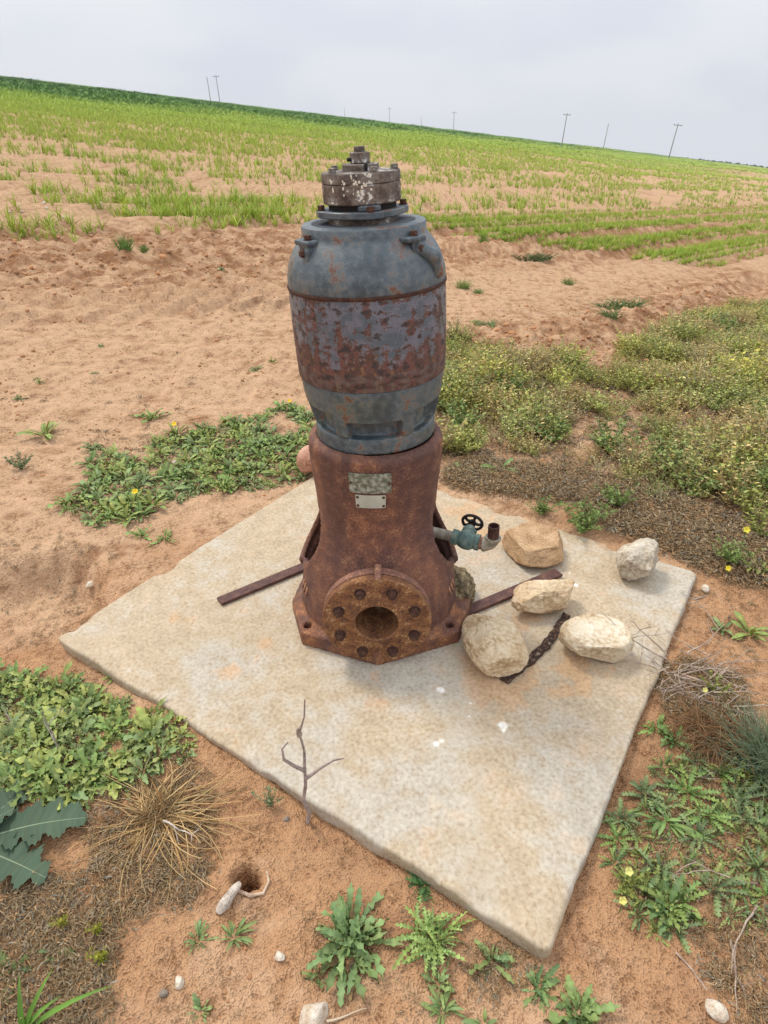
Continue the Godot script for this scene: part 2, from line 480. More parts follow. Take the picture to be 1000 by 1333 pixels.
	m.detail_uv_layer = BaseMaterial3D.DETAIL_UV_2
	m.uv2_scale = Vector3(2.4, 2.4, 1)
	m.heightmap_enabled = true
	m.heightmap_texture = grey_tex(size, size, c)
	m.heightmap_scale = 0.12
	M.slab = m

func splat(into: PackedFloat32Array, size: int, px: float, at: Vector2, r: float, s: float) -> void:
	var cx := (at.x + 1.25) / px
	var cy := (at.y + 3.1) / px
	var rr := r / px * 1.8
	for y in range(maxi(0, int(cy - rr)), mini(size, int(cy + rr) + 1)):
		for x in range(maxi(0, int(cx - rr)), mini(size, int(cx + rr) + 1)):
			var d := Vector2(x - cx, y - cy).length() * px / r
			into[y * size + x] = maxf(into[y * size + x], s * clampf(1.0 - d / 1.8, 0.0, 1.0))

func shell_material() -> void:
	# the motor's middle shell: chalky lavender paint flaking off red-brown rust, bare towards the bottom
	var w := 1024
	var h := 256
	var a := layer(w, h, 0.011, 81, 5)
	var b := layer(w, h, 0.035, 82, 4)
	var c := layer(w, h, 0.16, 83, 3)
	var d := layer(w, h, 0.02, 84, 4)
	var out := PackedByteArray()
	out.resize(w * h * 3)
	var hh := PackedByteArray()
	hh.resize(w * h)
	var rr := PackedByteArray()
	rr.resize(w * h)
	var lav := lin(0.150, 0.158, 0.198)
	var blue := lin(0.085, 0.115, 0.145)
	var red := lin(0.150, 0.064, 0.050)
	var brown := lin(0.080, 0.044, 0.036)
	var orange := lin(0.25, 0.125, 0.06)
	var e := layer(w, h, 0.05, 85, 3)
	for y in h:
		var v := float(y) / h              # 0 at the top seam
		for x in w:
			var i := y * w + x
			var k := (a[i] - 127.5) / 127.5
			var k2 := (b[i] - 127.5) / 127.5
			var k3 := (c[i] - 127.5) / 127.5
			var k4 := (d[i] - 127.5) / 127.5
			var run := (e[x] - 127.5) / 127.5          # the same all the way down a column: runs of rust
			# paint left where this is positive: much at the top, a ragged edge lower down, bands of loss under the seam
			var paint := 0.40 - 3.2 * maxf(v - 0.44, 0.0) + k * 0.85 + k2 * 0.8 + k3 * 0.4 + run * 0.55 - (0.3 if v < 0.06 else 0.0)
			if v > 0.74: paint -= 0.5
			var p := clampf(paint * 5.0 + k3 * 0.5, 0.0, 1.0)
			var under := red.lerp(brown, clampf(0.5 + k4 * 1.3 + k3 * 0.3 + run * 0.9, 0.0, 1.0))
			under = under.lerp(orange, clampf((k2 * 0.9 + k4 * 0.4 + run * 0.6 - 0.28) * 2.5, 0.0, 0.8))
			if v > 0.8: under = under.lerp(lin(0.13, 0.12, 0.12), clampf(0.25 + k2, 0.0, 0.5))
			var coat := lav.lerp(blue, clampf(0.35 + k4 * 2.0, 0.0, 1.0))
			var edge := clampf(1.0 - absf(paint) * 14.0, 0.0, 1.0)
			var col := under.lerp(coat, p)
			col = col.lerp(lin(0.40, 0.40, 0.42), edge * 0.35 * clampf(k3 * 3.0, 0.0, 1.0))
			col = col.lerp(lin(0.028, 0.026, 0.028), clampf((-k2 - k4 * 0.5 - 0.30) * 3.0, 0.0, 0.85))
			var t := 1.0 + k3 * 0.22
			col = Color(col.r * t, col.g * t, col.b * t).linear_to_srgb()
			out[i * 3] = clampi(int(col.r * 255), 0, 255)
			out[i * 3 + 1] = clampi(int(col.g * 255), 0, 255)
			out[i * 3 + 2] = clampi(int(col.b * 255), 0, 255)
			hh[i] = clampi(int(90 + p * 110 + k3 * 40 + k2 * 20), 0, 255)
			rr[i] = clampi(int(lerpf(190, 95, p) + k3 * 40), 0, 255)
	var m := StandardMaterial3D.new()
	m.albedo_texture = rgb_tex(w, h, out)
	m.heightmap_enabled = true
	m.heightmap_texture = grey_tex(w, h, hh)
	m.heightmap_scale = 0.12
	m.roughness_texture = grey_tex(w, h, rr)
	m.roughness = 1.0
	m.metallic_specular = 0.55
	M.shell = m


# ---------------------------------------------------------------- the lie of the land
func broad(x: float, z: float) -> float:
	var d := Vector2(x - 0.05, z + 1.75).length()
	var h := -0.05 + smoothstep(0.9, 7.0, d) * (-0.118100 * x + 0.003746 * (z + 1.75))
	if d > 4.0: return h
	var pit := Vector2(x, z).distance_to(PIT)
	if pit < 0.5: h -= 0.15 * smoothstep(0.36, 0.20, pit + 0.07 * n_mid.get_noise_2d(x * 1.3, z * 1.3))
	for b in BUMPS:
		var q: float = ((x - b[0]) * (x - b[0]) + (z - b[1]) * (z - b[1])) / (2.0 * b[3] * b[3])
		if q < 8.0: h += b[2] * exp(-q)
	return h

func inside_slab(p: Vector2) -> float:
	# metres inside the pad's outline, negative outside
	var m := 1e9
	for i in 4:
		var a: Vector2 = SLAB[i]
		var e: Vector2 = (SLAB[(i + 1) % 4] - a).normalized()
		m = minf(m, -e.cross(p - a) if e.cross(SLAB[(i + 2) % 4] - a) < 0.0 else e.cross(p - a))
	return m

func from_line(p: Vector2, line: PackedVector2Array) -> Vector2:
	# (signed distance across, distance along) to a polyline
	var best := 1e9
	var o := Vector2(1e9, 0)
	var run := 0.0
	for i in line.size() - 1:
		var e := line[i + 1] - line[i]
		var l := e.length()
		var t := clampf((p - line[i]).dot(e) / (l * l), 0.0, 1.0)
		var q := line[i] + e * t
		var d := p.distance_to(q)
		if d < best:
			best = d
			o = Vector2(d * signf(e.cross(p - line[i])), run + l * t)
		run += l
	return o

func field_edge(t: float) -> float:
	return lerpf(-8.0, -3.4, smoothstep(8.0, 12.5, t))

func in_field(x: float, z: float) -> float:
	# how far (metres) into the sown land
	var t := x * ROW.x + z * ROW.y
	var s := x * ACROSS.x + z * ACROSS.y
	return field_edge(t) - s

var rut_near := 0.0
var rut_box := []

func ground_h(x: float, z: float) -> float:
	var h := broad(x, z)
	var p := Vector2(x, z)
	var d := Vector2(x - 0.05, z + 1.75).length()
	if d > 60.0: return h + n_low.get_noise_2d(x * 0.05, z * 0.05) * minf(d * 0.006, 1.6)
	var lo := n_low.get_noise_2d(x, z)
	var mid := n_mid.get_noise_2d(x, z)
	h += lo * 0.03 * smoothstep(0.5, 4.0, d)
	var amp := 0.008
	if z < -3.4: amp = 0.014
	h += mid * amp
	if d < 9.0:
		var fine := n_fine.get_noise_2d(x, z)
		h += fine * (0.0042 if z > -3.2 else 0.008)
		var cell := n_cell.get_noise_2d(x, z)         # crumbs and clods
		h += maxf(0.0, -cell - 0.72) * 0.05 * maxf(0.0, mid + 0.25)
	rut_near = 0.0
	if z < -3.5 and d < 20.0:
		for r in 3:
			var bb: Rect2 = rut_box[r]
			if not bb.has_point(p): continue
			var o := from_line(p, RUTS[r])
			var w := 0.26
			if absf(o.x) < 1.5:
				rut_near = maxf(rut_near, smoothstep(1.5, 0.25, absf(o.x)))
				var q := o.x / w
				h += (-0.075 * exp(-q * q * 1.6) + 0.045 * exp(-pow(absf(q) - 1.5, 2.0) * 2.0)) * (0.75 + 0.6 * mid)
				if absf(o.x) < w: h += 0.024 * sin((o.y + absf(o.x) * 0.8) * TAU / 0.17) * (1.0 - absf(q))
		if rut_near > 0.0: h += rut_near * (maxf(mid, 0.0) * 0.05 + n_fine.get_noise_2d(x * 0.6, z * 0.6) * 0.03)
		var tr := from_line(p, TREAD) if rut_box[3].has_point(p) else Vector2(9, 0)
		var ax := absf(tr.x)
		if ax < 0.42:
			# two rows of slanting lug prints
			var ph := tr.y + ax * 1.0 + (0.11 if tr.x > 0.0 else 0.0)
			h += 0.065 * smoothstep(0.0, 0.5, sin(ph * TAU / 0.32)) * smoothstep(0.42, 0.34, ax) * smoothstep(0.03, 0.07, ax) * (0.8 + 0.5 * lo)
		var fd := in_field(x, z)
		if fd > -0.6:
			var s := x * ACROSS.x + z * ACROSS.y
			h -= 0.05 * cos((s + 3.5) * TAU / 1.2 + lo * 0.3) * smoothstep(-0.6, 0.4, fd) * smoothstep(22.0, 12.0, d)
	var b := p.distance_to(BURROW)
	if b < 0.16:
		var ang := (p - BURROW).angle()
		var rim := 0.023 + 0.005 * sin(ang * 2.0 + 0.6) + 0.003 * sin(ang * 5.0)
		h -= 0.42 * smoothstep(rim + 0.004, rim - 0.014, b)
		h += 0.012 * smoothstep(0.05, 0.0, absf(b - rim - 0.03))
	if d > 1.5: return h
	var ins := inside_slab(p)
	if ins > -0.05:
		# soil lies against the pad and thinly over its sheltered edges
		h = lerpf(h, minf(h, -0.06), smoothstep(0.0 + 0.03 * lo, 0.07 + 0.05 * lo, ins))
	return h

func soil_colour(x: float, z: float, h: float) -> Color:
	var d := Vector2(x, z).length()
	var lo := n_low.get_noise_2d(x * 1.7 + 40.0, z * 1.7)
	var mid := n_mid.get_noise_2d(x + 9.0, z)
	var fine := n_fine.get_noise_2d(x * 0.7, z * 0.7 + 5.0)
	# crusted red-brown soil round the pad; dry driven sand on the headland; paler, stonier land in the field
	var crust := lin(0.475, 0.275, 0.152)
	var sand := lin(0.585, 0.385, 0.240)
	var tilled := lin(0.315, 0.165, 0.088)
	var k := smoothstep(-0.25, 0.25, (-z - 2.3 - 0.25 * x) * 0.5 + lo * 0.6 + mid * 0.3)
	var c := crust.lerp(sand, k)
	c = c.lerp(tilled, clampf((mid * 1.1 + fine * 0.6 - 0.22) * 1.6, 0.0, 0.7))
	c = c.lerp(lin(0.60, 0.41, 0.26), clampf((lo + fine * 0.5 - 0.25) * 1.4, 0.0, 0.5))
	if rut_near > 0.0: c = c.lerp(tilled, rut_near * clampf(0.5 + mid * 1.4 + fine * 0.8, 0.0, 1.0))
	var fd := in_field(x, z)
	if fd > 0.0:
		var s := x * ACROSS.x + z * ACROSS.y
		var t := x * ROW.x + z * ROW.y
		if t > 8.0 and s > -8.6: c = c.lerp(tilled, 0.85 * smoothstep(0.2, 0.6, cos((s + 3.5) * TAU / 1.2)) * clampf(0.7 + mid, 0.0, 1.0))
		var far := smoothstep(24.0, 58.0, fd + 9.0 * lo)          # where the stand closes over the soil
		var young := lin(0.25, 0.36, 0.05)
		var lush := lin(0.10, 0.22, 0.02)
		var g := young.lerp(lush, smoothstep(70.0, 120.0, fd + n_low.get_noise_2d(x * 0.12, z * 0.12) * 20.0 - 0.3 * x))
		c = c.lerp(g, far * (0.93 if fd > 60.0 else 0.8))
	return c

func steps_from(sizes: Array) -> Array:
	# positions going out from 0: [until, size] or [until, size, growth]
	var o := [0.0]
	var x := 0.0
	for s in sizes:
		var c: float = s[1]
		while x < s[0]:
			x += c
			if s.size() > 2: c *= s[2]
			o.append(x)
	return o

func make_ground() -> void:
	var side := steps_from([[1.4, 0.0135], [5.0, 0.032], [1100.0, 0.036, 1.055]])
	var xs := []
	for i in range(side.size() - 1, 0, -1): xs.append(-side[i])
	xs.append_array(side)
	var zs := []
	var behind := steps_from([[300.0, 0.02, 1.16]])
	for i in range(behind.size() - 1, 0, -1): zs.append(behind[i] - 0.42)
	for q in steps_from([[2.9, 0.0135], [8.0, 0.034], [1200.0, 0.04, 1.045]]): zs.append(-q - 0.42)
	var nx := xs.size()
	var nz := zs.size()
	var v := PackedVector3Array(); v.resize(nx * nz)
	var nn := PackedVector3Array(); nn.resize(nx * nz)
	var cc := PackedColorArray(); cc.resize(nx * nz)
	for j in nz:
		var z: float = zs[j]
		for i in nx:
			var x: float = xs[i]
			var seen := absf(x) < 1.6 + absf(z) * 1.1
			var h := ground_h(x, z) if seen else broad(x, z)
			v[j * nx + i] = Vector3(x, h, z)
			cc[j * nx + i] = soil_colour(x, z, h) if seen else lin(0.45, 0.25, 0.13)
	for j in nz:
		for i in nx:
			var a := v[j * nx + mini(i + 1, nx - 1)] - v[j * nx + maxi(i - 1, 0)]
			var b := v[mini(j + 1, nz - 1) * nx + i] - v[maxi(j - 1, 0) * nx + i]
			nn[j * nx + i] = a.cross(b).normalized() * (1.0 if a.cross(b).y > 0.0 else -1.0)
	var ix := PackedInt32Array()
	ix.resize((nx - 1) * (nz - 1) * 6)
	var w := 0
	for j in nz - 1:
		for i in nx - 1:
			var q := j * nx + i
			# rows run from behind the camera to the far side (z falls)
			ix[w] = q; ix[w + 1] = q + nx; ix[w + 2] = q + nx + 1
			ix[w + 3] = q; ix[w + 4] = q + nx + 1; ix[w + 5] = q + 1
			w += 6
	var arr := []
	arr.resize(Mesh.ARRAY_MAX)
	arr[Mesh.ARRAY_VERTEX] = v
	arr[Mesh.ARRAY_NORMAL] = nn
	arr[Mesh.ARRAY_COLOR] = cc
	arr[Mesh.ARRAY_INDEX] = ix
	var m := ArrayMesh.new()
	m.add_surface_from_arrays(Mesh.PRIMITIVE_TRIANGLES, arr)
	var o := put("ground", m, M.soil)
	tag(o, "red-brown sandy soil running into the sloping field", "", "", "structure")


# ---------------------------------------------------------------- the concrete pad
func make_slab() -> void:
	var n := 150
	var arr := []
	arr.resize(Mesh.ARRAY_MAX)
	var mb := MB.new()
	var uv2 := PackedVector2Array()
	var rho := 0.03
	var rows := n + 1 + 6
	var at_edge := func(u: float) -> Array:
		# grid parameter to (-1..1, how far down the side)
		return [clampf(u, -1.0, 1.0), maxf(absf(u) - 1.0, 0.0)]
	var us := []
	for k in [4, 3, 2, 1]: us.append(-1.0 - k * 0.25)
	for i in n + 1: us.append(-1.0 + 2.0 * i / n)
	us.insert(5, -0.992); us.insert(5, -0.997)
	for k in [0.997, 0.992]: us.insert(us.size() - 1, k)
	us.sort()
	for k in [1, 2, 3, 4]: us.append(1.0 + k * 0.25)
	var m := us.size()
	for j in m:
		for i in m:
			var a: Array = at_edge.call(us[i])
			var b: Array = at_edge.call(us[j])
			var u := Vector2(a[0], b[0])
			var down: float = maxf(a[1], b[1])
			var inner := u.clamp(Vector2(-1 + rho, -1 + rho), Vector2(1 - rho, 1 - rho))
			var e := u - inner
			if e.length() > 1e-6: e *= maxf(absf(e.x), absf(e.y)) / e.length()
			var q := (inner + e) * 0.5 + Vector2(0.5, 0.5)
			var p: Vector2 = SLAB[0].lerp(SLAB[1], q.x).lerp(SLAB[3].lerp(SLAB[2], q.x), q.y)
			var edge := minf(minf(1.0 - absf(u.x), 1.0 - absf(u.y)) * 0.85, 1.0)
			if absf(u.x) > 1 - rho and absf(u.y) > 1 - rho: edge = (rho - e.length()) * 0.85
			var rough := n_low.get_noise_2d(p.x * 5.0, p.y * 5.0)
			var bev := 0.006 + 0.005 * rough
			var y := n_low.get_noise_2d(p.x * 1.5, p.y * 1.5) * 0.004 + n_mid.get_noise_2d(p.x * 0.7, p.y * 0.7) * 0.0014
			if edge < bev: y -= 0.011 * pow(1.0 - edge / bev, 2.0)
			# chipped edge
			var chip := n_low.get_noise_2d(p.x * 7.0 + 31.0, p.y * 7.0)
			if edge < 0.06 and chip > 0.08: y -= (chip - 0.08) * 0.05 * (1.0 - edge / 0.06)
			var mid := Vector2(0.04, -1.81)
			if down > 0.0:
				y -= down * 0.22
				p -= (p - mid).normalized() * (0.004 + 0.02 * n_low.get_noise_3d(p.x * 7.0, y * 14.0, p.y * 7.0) + 0.01 * down)
			p -= (p - mid).normalized() * 0.008 * smoothstep(0.05, 0.0, edge) * n_low.get_noise_2d(p.x * 6.0, p.y * 6.0 + 7.0)
			mb.add(Vector3(p.x, y, p.y), Vector3.UP, Color.WHITE, Vector2((p.x + 1.25) / 2.6, (p.y + 3.1) / 2.6) + Vector2(0.0, -y * 0.3 if down > 0.0 else 0.0))
			uv2.append(Vector2(p.x, p.y + y * 1.0))
	var h2 := m / 2
	var turned := signf((mb.v[(h2 + 1) * m + h2] - mb.v[h2 * m + h2]).cross(mb.v[h2 * m + h2 + 1] - mb.v[h2 * m + h2]).y)
	for j in m:
		for i in m:
			var a2 := mb.v[j * m + mini(i + 1, m - 1)] - mb.v[j * m + maxi(i - 1, 0)]
			var b2 := mb.v[mini(j + 1, m - 1) * m + i] - mb.v[maxi(j - 1, 0) * m + i]
			var g := b2.cross(a2).normalized()
			g = g * turned
			mb.n[j * m + i] = g if g.length() > 0.5 else Vector3.UP
	for j in m - 1:
		for i in m - 1:
			# the corner squares between two skirts fold onto one line and are left out
			if (i < 4 or i >= m - 5) and (j < 4 or j >= m - 5): pass
			mb.quad(j * m + i, j * m + i + 1, (j + 1) * m + i + 1, (j + 1) * m + i)
	arr[Mesh.ARRAY_VERTEX] = mb.v
	arr[Mesh.ARRAY_NORMAL] = mb.n
	arr[Mesh.ARRAY_TEX_UV] = mb.uv
	arr[Mesh.ARRAY_TEX_UV2] = uv2
	arr[Mesh.ARRAY_INDEX] = mb.ix
	var am := ArrayMesh.new()
	am.add_surface_from_arrays(Mesh.PRIMITIVE_TRIANGLES, arr)
	var o := put("concrete_slab", am, M.slab)
	tag(o, "weathered square concrete pad with worn gravelly top under the rusty pump", "concrete slab")


# ---------------------------------------------------------------- the pump
const HEAD := [Vector2(0.0, 0.272), Vector2(0.06, 0.270), Vector2(0.148, 0.263), Vector2(0.23, 0.248), Vector2(0.293, 0.228), Vector2(0.36, 0.205), Vector2(0.43, 0.193), Vector2(0.50, 0.194), Vector2(0.57, 0.201), Vector2(0.64, 0.205), Vector2(0.72, 0.205)]
const PLATE := [Vector2(0, 0.302), Vector2(0.268, 0.196), Vector2(0.322, 0.03), Vector2(0.27, -0.2), Vector2(0, -0.3), Vector2(-0.27, -0.2), Vector2(-0.308, 0.03), Vector2(-0.256, 0.202)]

func window_sd(p: Vector3) -> float:
	# the hand holes on both flanks
	var e := Vector2(p.z / 0.100, (p.y - 0.322) / (0.130 if p.y > 0.322 else 0.105))
	return (e.length() - 1.0) * 0.095

func head_sd(p: Vector3) -> float:
	var r := Vector2(p.x, p.z).length()
	var rim := along(HEAD, p.y)
	var wd := window_sd(p)
	if absf(p.x) > 0.08: rim += (0.020 if p.z < 0.0 else 0.005) * smoothstep(0.43, 0.36, p.y) * smoothstep(0.030, 0.010, absf(wd - 0.006))
	var outer := (r - rim) * 0.86
	outer = smin_max(outer, p.y - 0.692, 0.03)
	outer = maxf(outer, -p.y)
	# plate at the foot with cut corners
	var d := outer
	if p.y < 0.12:
		var pl := -1e9
		for l in plate_lines: pl = maxf(pl, l.x * p.x + l.y * p.z - l.z)
		pl = smin_max(pl, p.y - 0.054 - 0.10 * maxf(0.0, 0.30 - r), 0.008)
		pl = maxf(pl, -p.y)
		d = smin(outer, pl, 0.014)
	# discharge branch
	var br := Vector2(p.x, p.y - 0.178).length() - 0.112
	br = maxf(br, absf(p.z - 0.13) - 0.13)
	d = smin(d, br, 0.045)
	# hollow
	var hol := maxf(r - rim + 0.02, 0.07 - p.y)
	hol = maxf(hol, p.y - 0.665)
	d = maxf(d, -hol * 0.86)
	d = maxf(d, -maxf(r - 0.174, 0.64 - p.y))
	d = maxf(d, -maxf(Vector2(p.x, p.y - 0.178).length() - 0.068, absf(p.z - 0.2) - 0.15))
	if absf(p.x) > 0.06 and wd < 0.05: d = smin_max(d, -wd, 0.006)
	if p.y < 0.12: d = maxf(d, -(Vector2(absf(p.x) - 0.236, p.z - 0.165).length() - 0.013))
	return d

var plate_lines := []

func smin_max(a: float, b: float, k: float) -> float:
	return -smin(-a, -b, k)

func rust_tint(p: Vector3) -> Color:
	# orange scale in vertical runs, purplish-brown elsewhere
	var k := n_mid.get_noise_3d(p.x * 3.0, p.y * 0.45, p.z * 3.0)
	var k2 := n_low.get_noise_3d(p.x * 6.0 + 3.0, p.y * 3.0, p.z * 6.0)
	var c := lin(0.52, 0.50, 0.56).lerp(lin(0.86, 0.77, 0.70), clampf(0.40 + k * 1.9 + k2 * 0.8, 0.0, 1.0))
	return c

func foot_tint(p: Vector3) -> Color:
	var c := rust_tint(p)
	var k := n_mid.get_noise_3d(p.x * 3.0, p.y * 3.0, p.z * 3.0)
	if p.y < 0.07 and p.z > 0.0: c = c.lerp(lin(1.0, 0.88, 0.62), clampf(0.4 + k * 2.0, 0.0, 1.0))
	return c

const FOOT := [Vector2(0.735, 0.1795), Vector2(0.78, 0.1895), Vector2(0.83, 0.200), Vector2(0.885, 0.2068)]

func housing_sd(p: Vector3) -> float:
	# motor foot: tapering skirt with six openings above a ring; heights from the pump's base
	var r := Vector2(p.x, p.z).length()
	var rim := 0.178
	if p.y > 0.735: rim = along(FOOT, p.y)
	var d := r - rim
	d = smin_max(d, p.y - 0.885, 0.004)
	d = smin_max(d, 0.688 - p.y, 0.006)
	d = maxf(d, 0.135 - r)
	var a := atan2(p.x, p.z)
	if absf(p.y - 0.770) < 0.08:
		var k := roundf((a - 0.03) / TAU * 6.0)
		var o := (a - 0.03 - k * TAU / 6.0) * 0.182
		var odd := absf(fmod(k, 2.0))
		var cut := sd_box(Vector3(o, p.y - 0.763 - 0.010 * odd, r - 0.195), Vector3(0.077 - 0.004 * odd, 0.026 + 0.012 * odd, 0.045), 0.005)
		d = smin_max(d, -cut, 0.003)
	# ledge line between skirt and ring
	d = maxf(d, -maxf(absf(p.y - 0.7335) - 0.0025, 0.1745 - r))
	return d

func lug_sd(p: Vector3) -> float:
	# lifting lug in its own frame: x across, y up, z out from the motor; a ledge, a post below it and a hooked ear beside it
	var ledge := sd_box(p - Vector3(0.0, 0.0, -0.018), Vector3(0.033, 0.006, 0.032), 0.003)
	var post := sd_box(p - Vector3(0.008, -0.034, -0.020), Vector3(0.022, 0.034, 0.032), 0.004)
	var fin := sd_box(p - Vector3(0.024, -0.075, -0.004), Vector3(0.006, 0.06, 0.020), 0.004)
	return smin(smin(ledge, post, 0.006), fin, 0.012)

func ear_sd(p: Vector3) -> float:
	var d := lug_sd(p)
	var a := sd_capsule(p, Vector3(0.018, -0.028, 0.012), Vector3(0.046, -0.044, 0.024), 0.017)
	var b := sd_capsule(p, Vector3(0.046, -0.044, 0.024), Vector3(0.062, -0.085, 0.022), 0.016)
	d = smin(d, smin(a, b, 0.01), 0.008)
	return maxf(d, -sd_capsule(p, Vector3(0.026, -0.082, -0.05), Vector3(0.03, -0.082, 0.06), 0.016))

func bolt_mesh(r: float, h: float) -> ArrayMesh:
	var mb := MB.new()
	prism(mb, ngon(16, r * 1.25), 0.0, h * 0.18, 0.0006)
	prism(mb, ngon(6, r, 0.3), h * 0.17, h, 0.0012)
	return mb.mesh()

func torus_mesh(r: float, w: float, seg := 40, ring := 10) -> ArrayMesh:
	var mb := MB.new()
	var pr := []
	for k in ring + 1:
		var t := TAU * k / ring
		pr.append(Vector2(r - w * cos(t), w * sin(t) * -1.0))
	lathe(mb, pr, seg)
	return mb.mesh()

func make_pump() -> void:
	var t := base("turbine_pump", PUMP, -0.02)
	tag(t, "old vertical turbine pump with rusty cast head and peeling blue-grey motor", "pump")
	for i in PLATE.size():
		var e: Vector2 = (PLATE[(i + 1) % PLATE.size()] - PLATE[i]).normalized()
		var out := Vector2(-e.y, e.x)          # the outline runs clockwise seen from below
		if out.dot(PLATE[i]) < 0.0: out = -out
		plate_lines.append(Vector3(out.x, out.y, out.dot(PLATE[i])))
	var head := put("pump_head", nets(Vector3(-0.35, -0.012, -0.33), Vector3(0.35, 0.71, 0.32), 0.0075, head_sd, foot_tint), M.rust, t)
	tag(head, "rusty brown cast iron head with hand holes and spreading foot")
	# cast letters on the flanks, worn to bars
	for s in [1.0, -1.0]:
		for k in 3:
			var y := 0.155 + 0.003 * k
			var ang: float = s * (1.12 + 0.075 * k)
			var r := along(HEAD, y) + 0.001
			var mb := MB.new()
			prism(mb, [Vector2(-0.004, -0.004), Vector2(0.004, -0.004), Vector2(0.004, 0.004), Vector2(-0.004, 0.004)], -0.017, 0.017, 0.0015)
			var xf := Transform3D(Basis(Vector3.UP, ang), Vector3(sin(ang) * r, y, cos(ang) * r)) * Transform3D(Basis(Vector3.RIGHT, -0.3), Vector3.ZERO)
			put("cast_letter", mb.mesh(), M.rust, t, xf)
	# discharge flanges: the head's own and the companion bolted to it
	var face := Transform3D(Basis(Vector3.RIGHT, PI / 2), Vector3(0, 0.178, 0.0))
	var back_fl := put("head_flange", lathed([Vector2(0.07, 0.236), Vector2(0.163, 0.236), Vector2(0.167, 0.239), Vector2(0.167, 0.262), Vector2(0.164, 0.2645), Vector2(0.07, 0.2645), Vector2(0.07, 0.236)], 96, 0.012), M.rust, t, face)
	var fl := put("discharge_flange", lathed([Vector2(0.0655, 0.1), Vector2(0.0655, 0.298), Vector2(0.069, 0.3015), Vector2(0.078, 0.3005), Vector2(0.084, 0.2965), Vector2(0.164, 0.2965), Vector2(0.168, 0.2925), Vector2(0.168, 0.2745), Vector2(0.165, 0.2715), Vector2(0.15, 0.2715), Vector2(0.15, 0.262)], 96, 0.012), M.rust_face, t, face)
	tag(fl, "round discharge flange crusted with orange rust")
	back_fl.name = "head_flange"
	var unface := face.affine_inverse()
	var fb := bolt_mesh(0.0145, 0.018)
	for k in 8:
		var a := TAU * (k + 0.5) / 8.0
		var xf := Transform3D(Basis(Vector3.RIGHT, PI / 2) * Basis(Vector3.UP, k * 1.3), Vector3(sin(a) * 0.124, 0.178 + cos(a) * 0.124, 0.296))
		put("bolt", fb, M.dark_rust, fl, unface * xf)
	var clip := MB.new()
	prism(clip, [Vector2(-0.010, -0.035), Vector2(0.010, -0.035), Vector2(0.010, 0.0335), Vector2(-0.010, 0.0335)], 0.0, 0.016, 0.004)
	put("clamp_tab", clip.mesh(), M.rust, fl, unface * Transform3D(Basis(), Vector3(0.006, 0.339, 0.266)))
	var ring := torus_mesh(0.0062, 0.0018, 16, 6)
	for q in [[-0.3, 0.0], [0.0, 0.0], [0.02, 0.013], [-1.2, 0.0], [-1.2, 0.014]]:
		var rr: float = 0.118 + q[1]
		put("cast_mark", ring, M.rust_face, fl, unface * Transform3D(Basis(Vector3.RIGHT, PI / 2), Vector3(sin(q[0]) * rr, 0.178 + cos(q[0]) * rr, 0.2965)))
	# rubble stuck in the bore
	var plug := put("bore_plug", lathed([Vector2(0.0675, 0.14), Vector2(0.05, 0.165), Vector2(0.03, 0.172), Vector2(0.012, 0.178), Vector2(0.0, 0.18)], 40, 0.5), M.mud, t, face)
	tag(plug, "dry mud and straw packed inside the flange bore")
	# name plates on the curved front
	for q in [[0.615, 0.064, 0.122, "plate_old", 0.208], [0.5535, 0.045, 0.088, "plate_new", 0.2055]]:
		var mb := MB.new()
		var n := 14
		var prev := -1
		for side in 2:
			var lift: float = 0.0 if side == 0 else 0.0022
			for i in n + 1:
				var ang: float = (float(i) / n - 0.5) * q[2] / q[4] - 0.06
				for e in [-0.5, 0.5]:
					var edge := absf(float(i) / n - 0.5) > 0.48
					var yy: float = q[0] + e * q[1] * (0.96 if edge else 1.0)
					var rr: float = along(HEAD, yy) + 0.0035 + lift
					mb.add(Vector3(sin(ang) * rr, yy, cos(ang) * rr), Vector3(sin(ang), 0.0, cos(ang)) * (1.0 if side == 1 else -1.0))
		for side in 2:
			for i in n:
				var o := side * 2 * (n + 1) + 2 * i
				mb.quad(o, o + 1, o + 3, o + 2)
		for i in n:
			for e in 2:
				var o := 2 * i + e
				var o2 := 2 * (n + 1) + 2 * i + e
				mb.flat([mb.v[o], mb.v[o + 2], mb.v[o2 + 2], mb.v[o2]], Color.WHITE, Vector3(0, -1.0 if e == 0 else 1.0, 0))
		var pl := put("name_plate", mb.mesh(), M[q[3]], t)
		tag(pl, "corroded greenish name plate" if q[3] == "plate_old" else "smaller blank pale name plate")
		var rv := MB.new()
		lathe(rv, [Vector2(0.0046, 0.0), Vector2(0.0043, 0.0016), Vector2(0.0028, 0.003), Vector2(0.0, 0.0034)], 12)
		var rivet := rv.mesh()
		var spots: Array = [[-0.46, 0.0], [0.46, 0.0]] if q[3] == "plate_old" else [[-0.43, 0.33], [0.43, 0.33], [-0.43, -0.33], [0.43, -0.33]]
		for sp in spots:
			var ang: float = sp[0] * q[2] / q[4] - 0.06
			var yy: float = q[0] + sp[1] * q[1]
			var rr: float = along(HEAD, yy) + 0.0052
			put("rivet", rivet, M.dark_rust, pl, Transform3D(Basis(Vector3.UP, ang) * Basis(Vector3.RIGHT, PI / 2), Vector3(sin(ang) * rr, yy, cos(ang) * rr)))
	make_motor(t)
	make_valve(t)

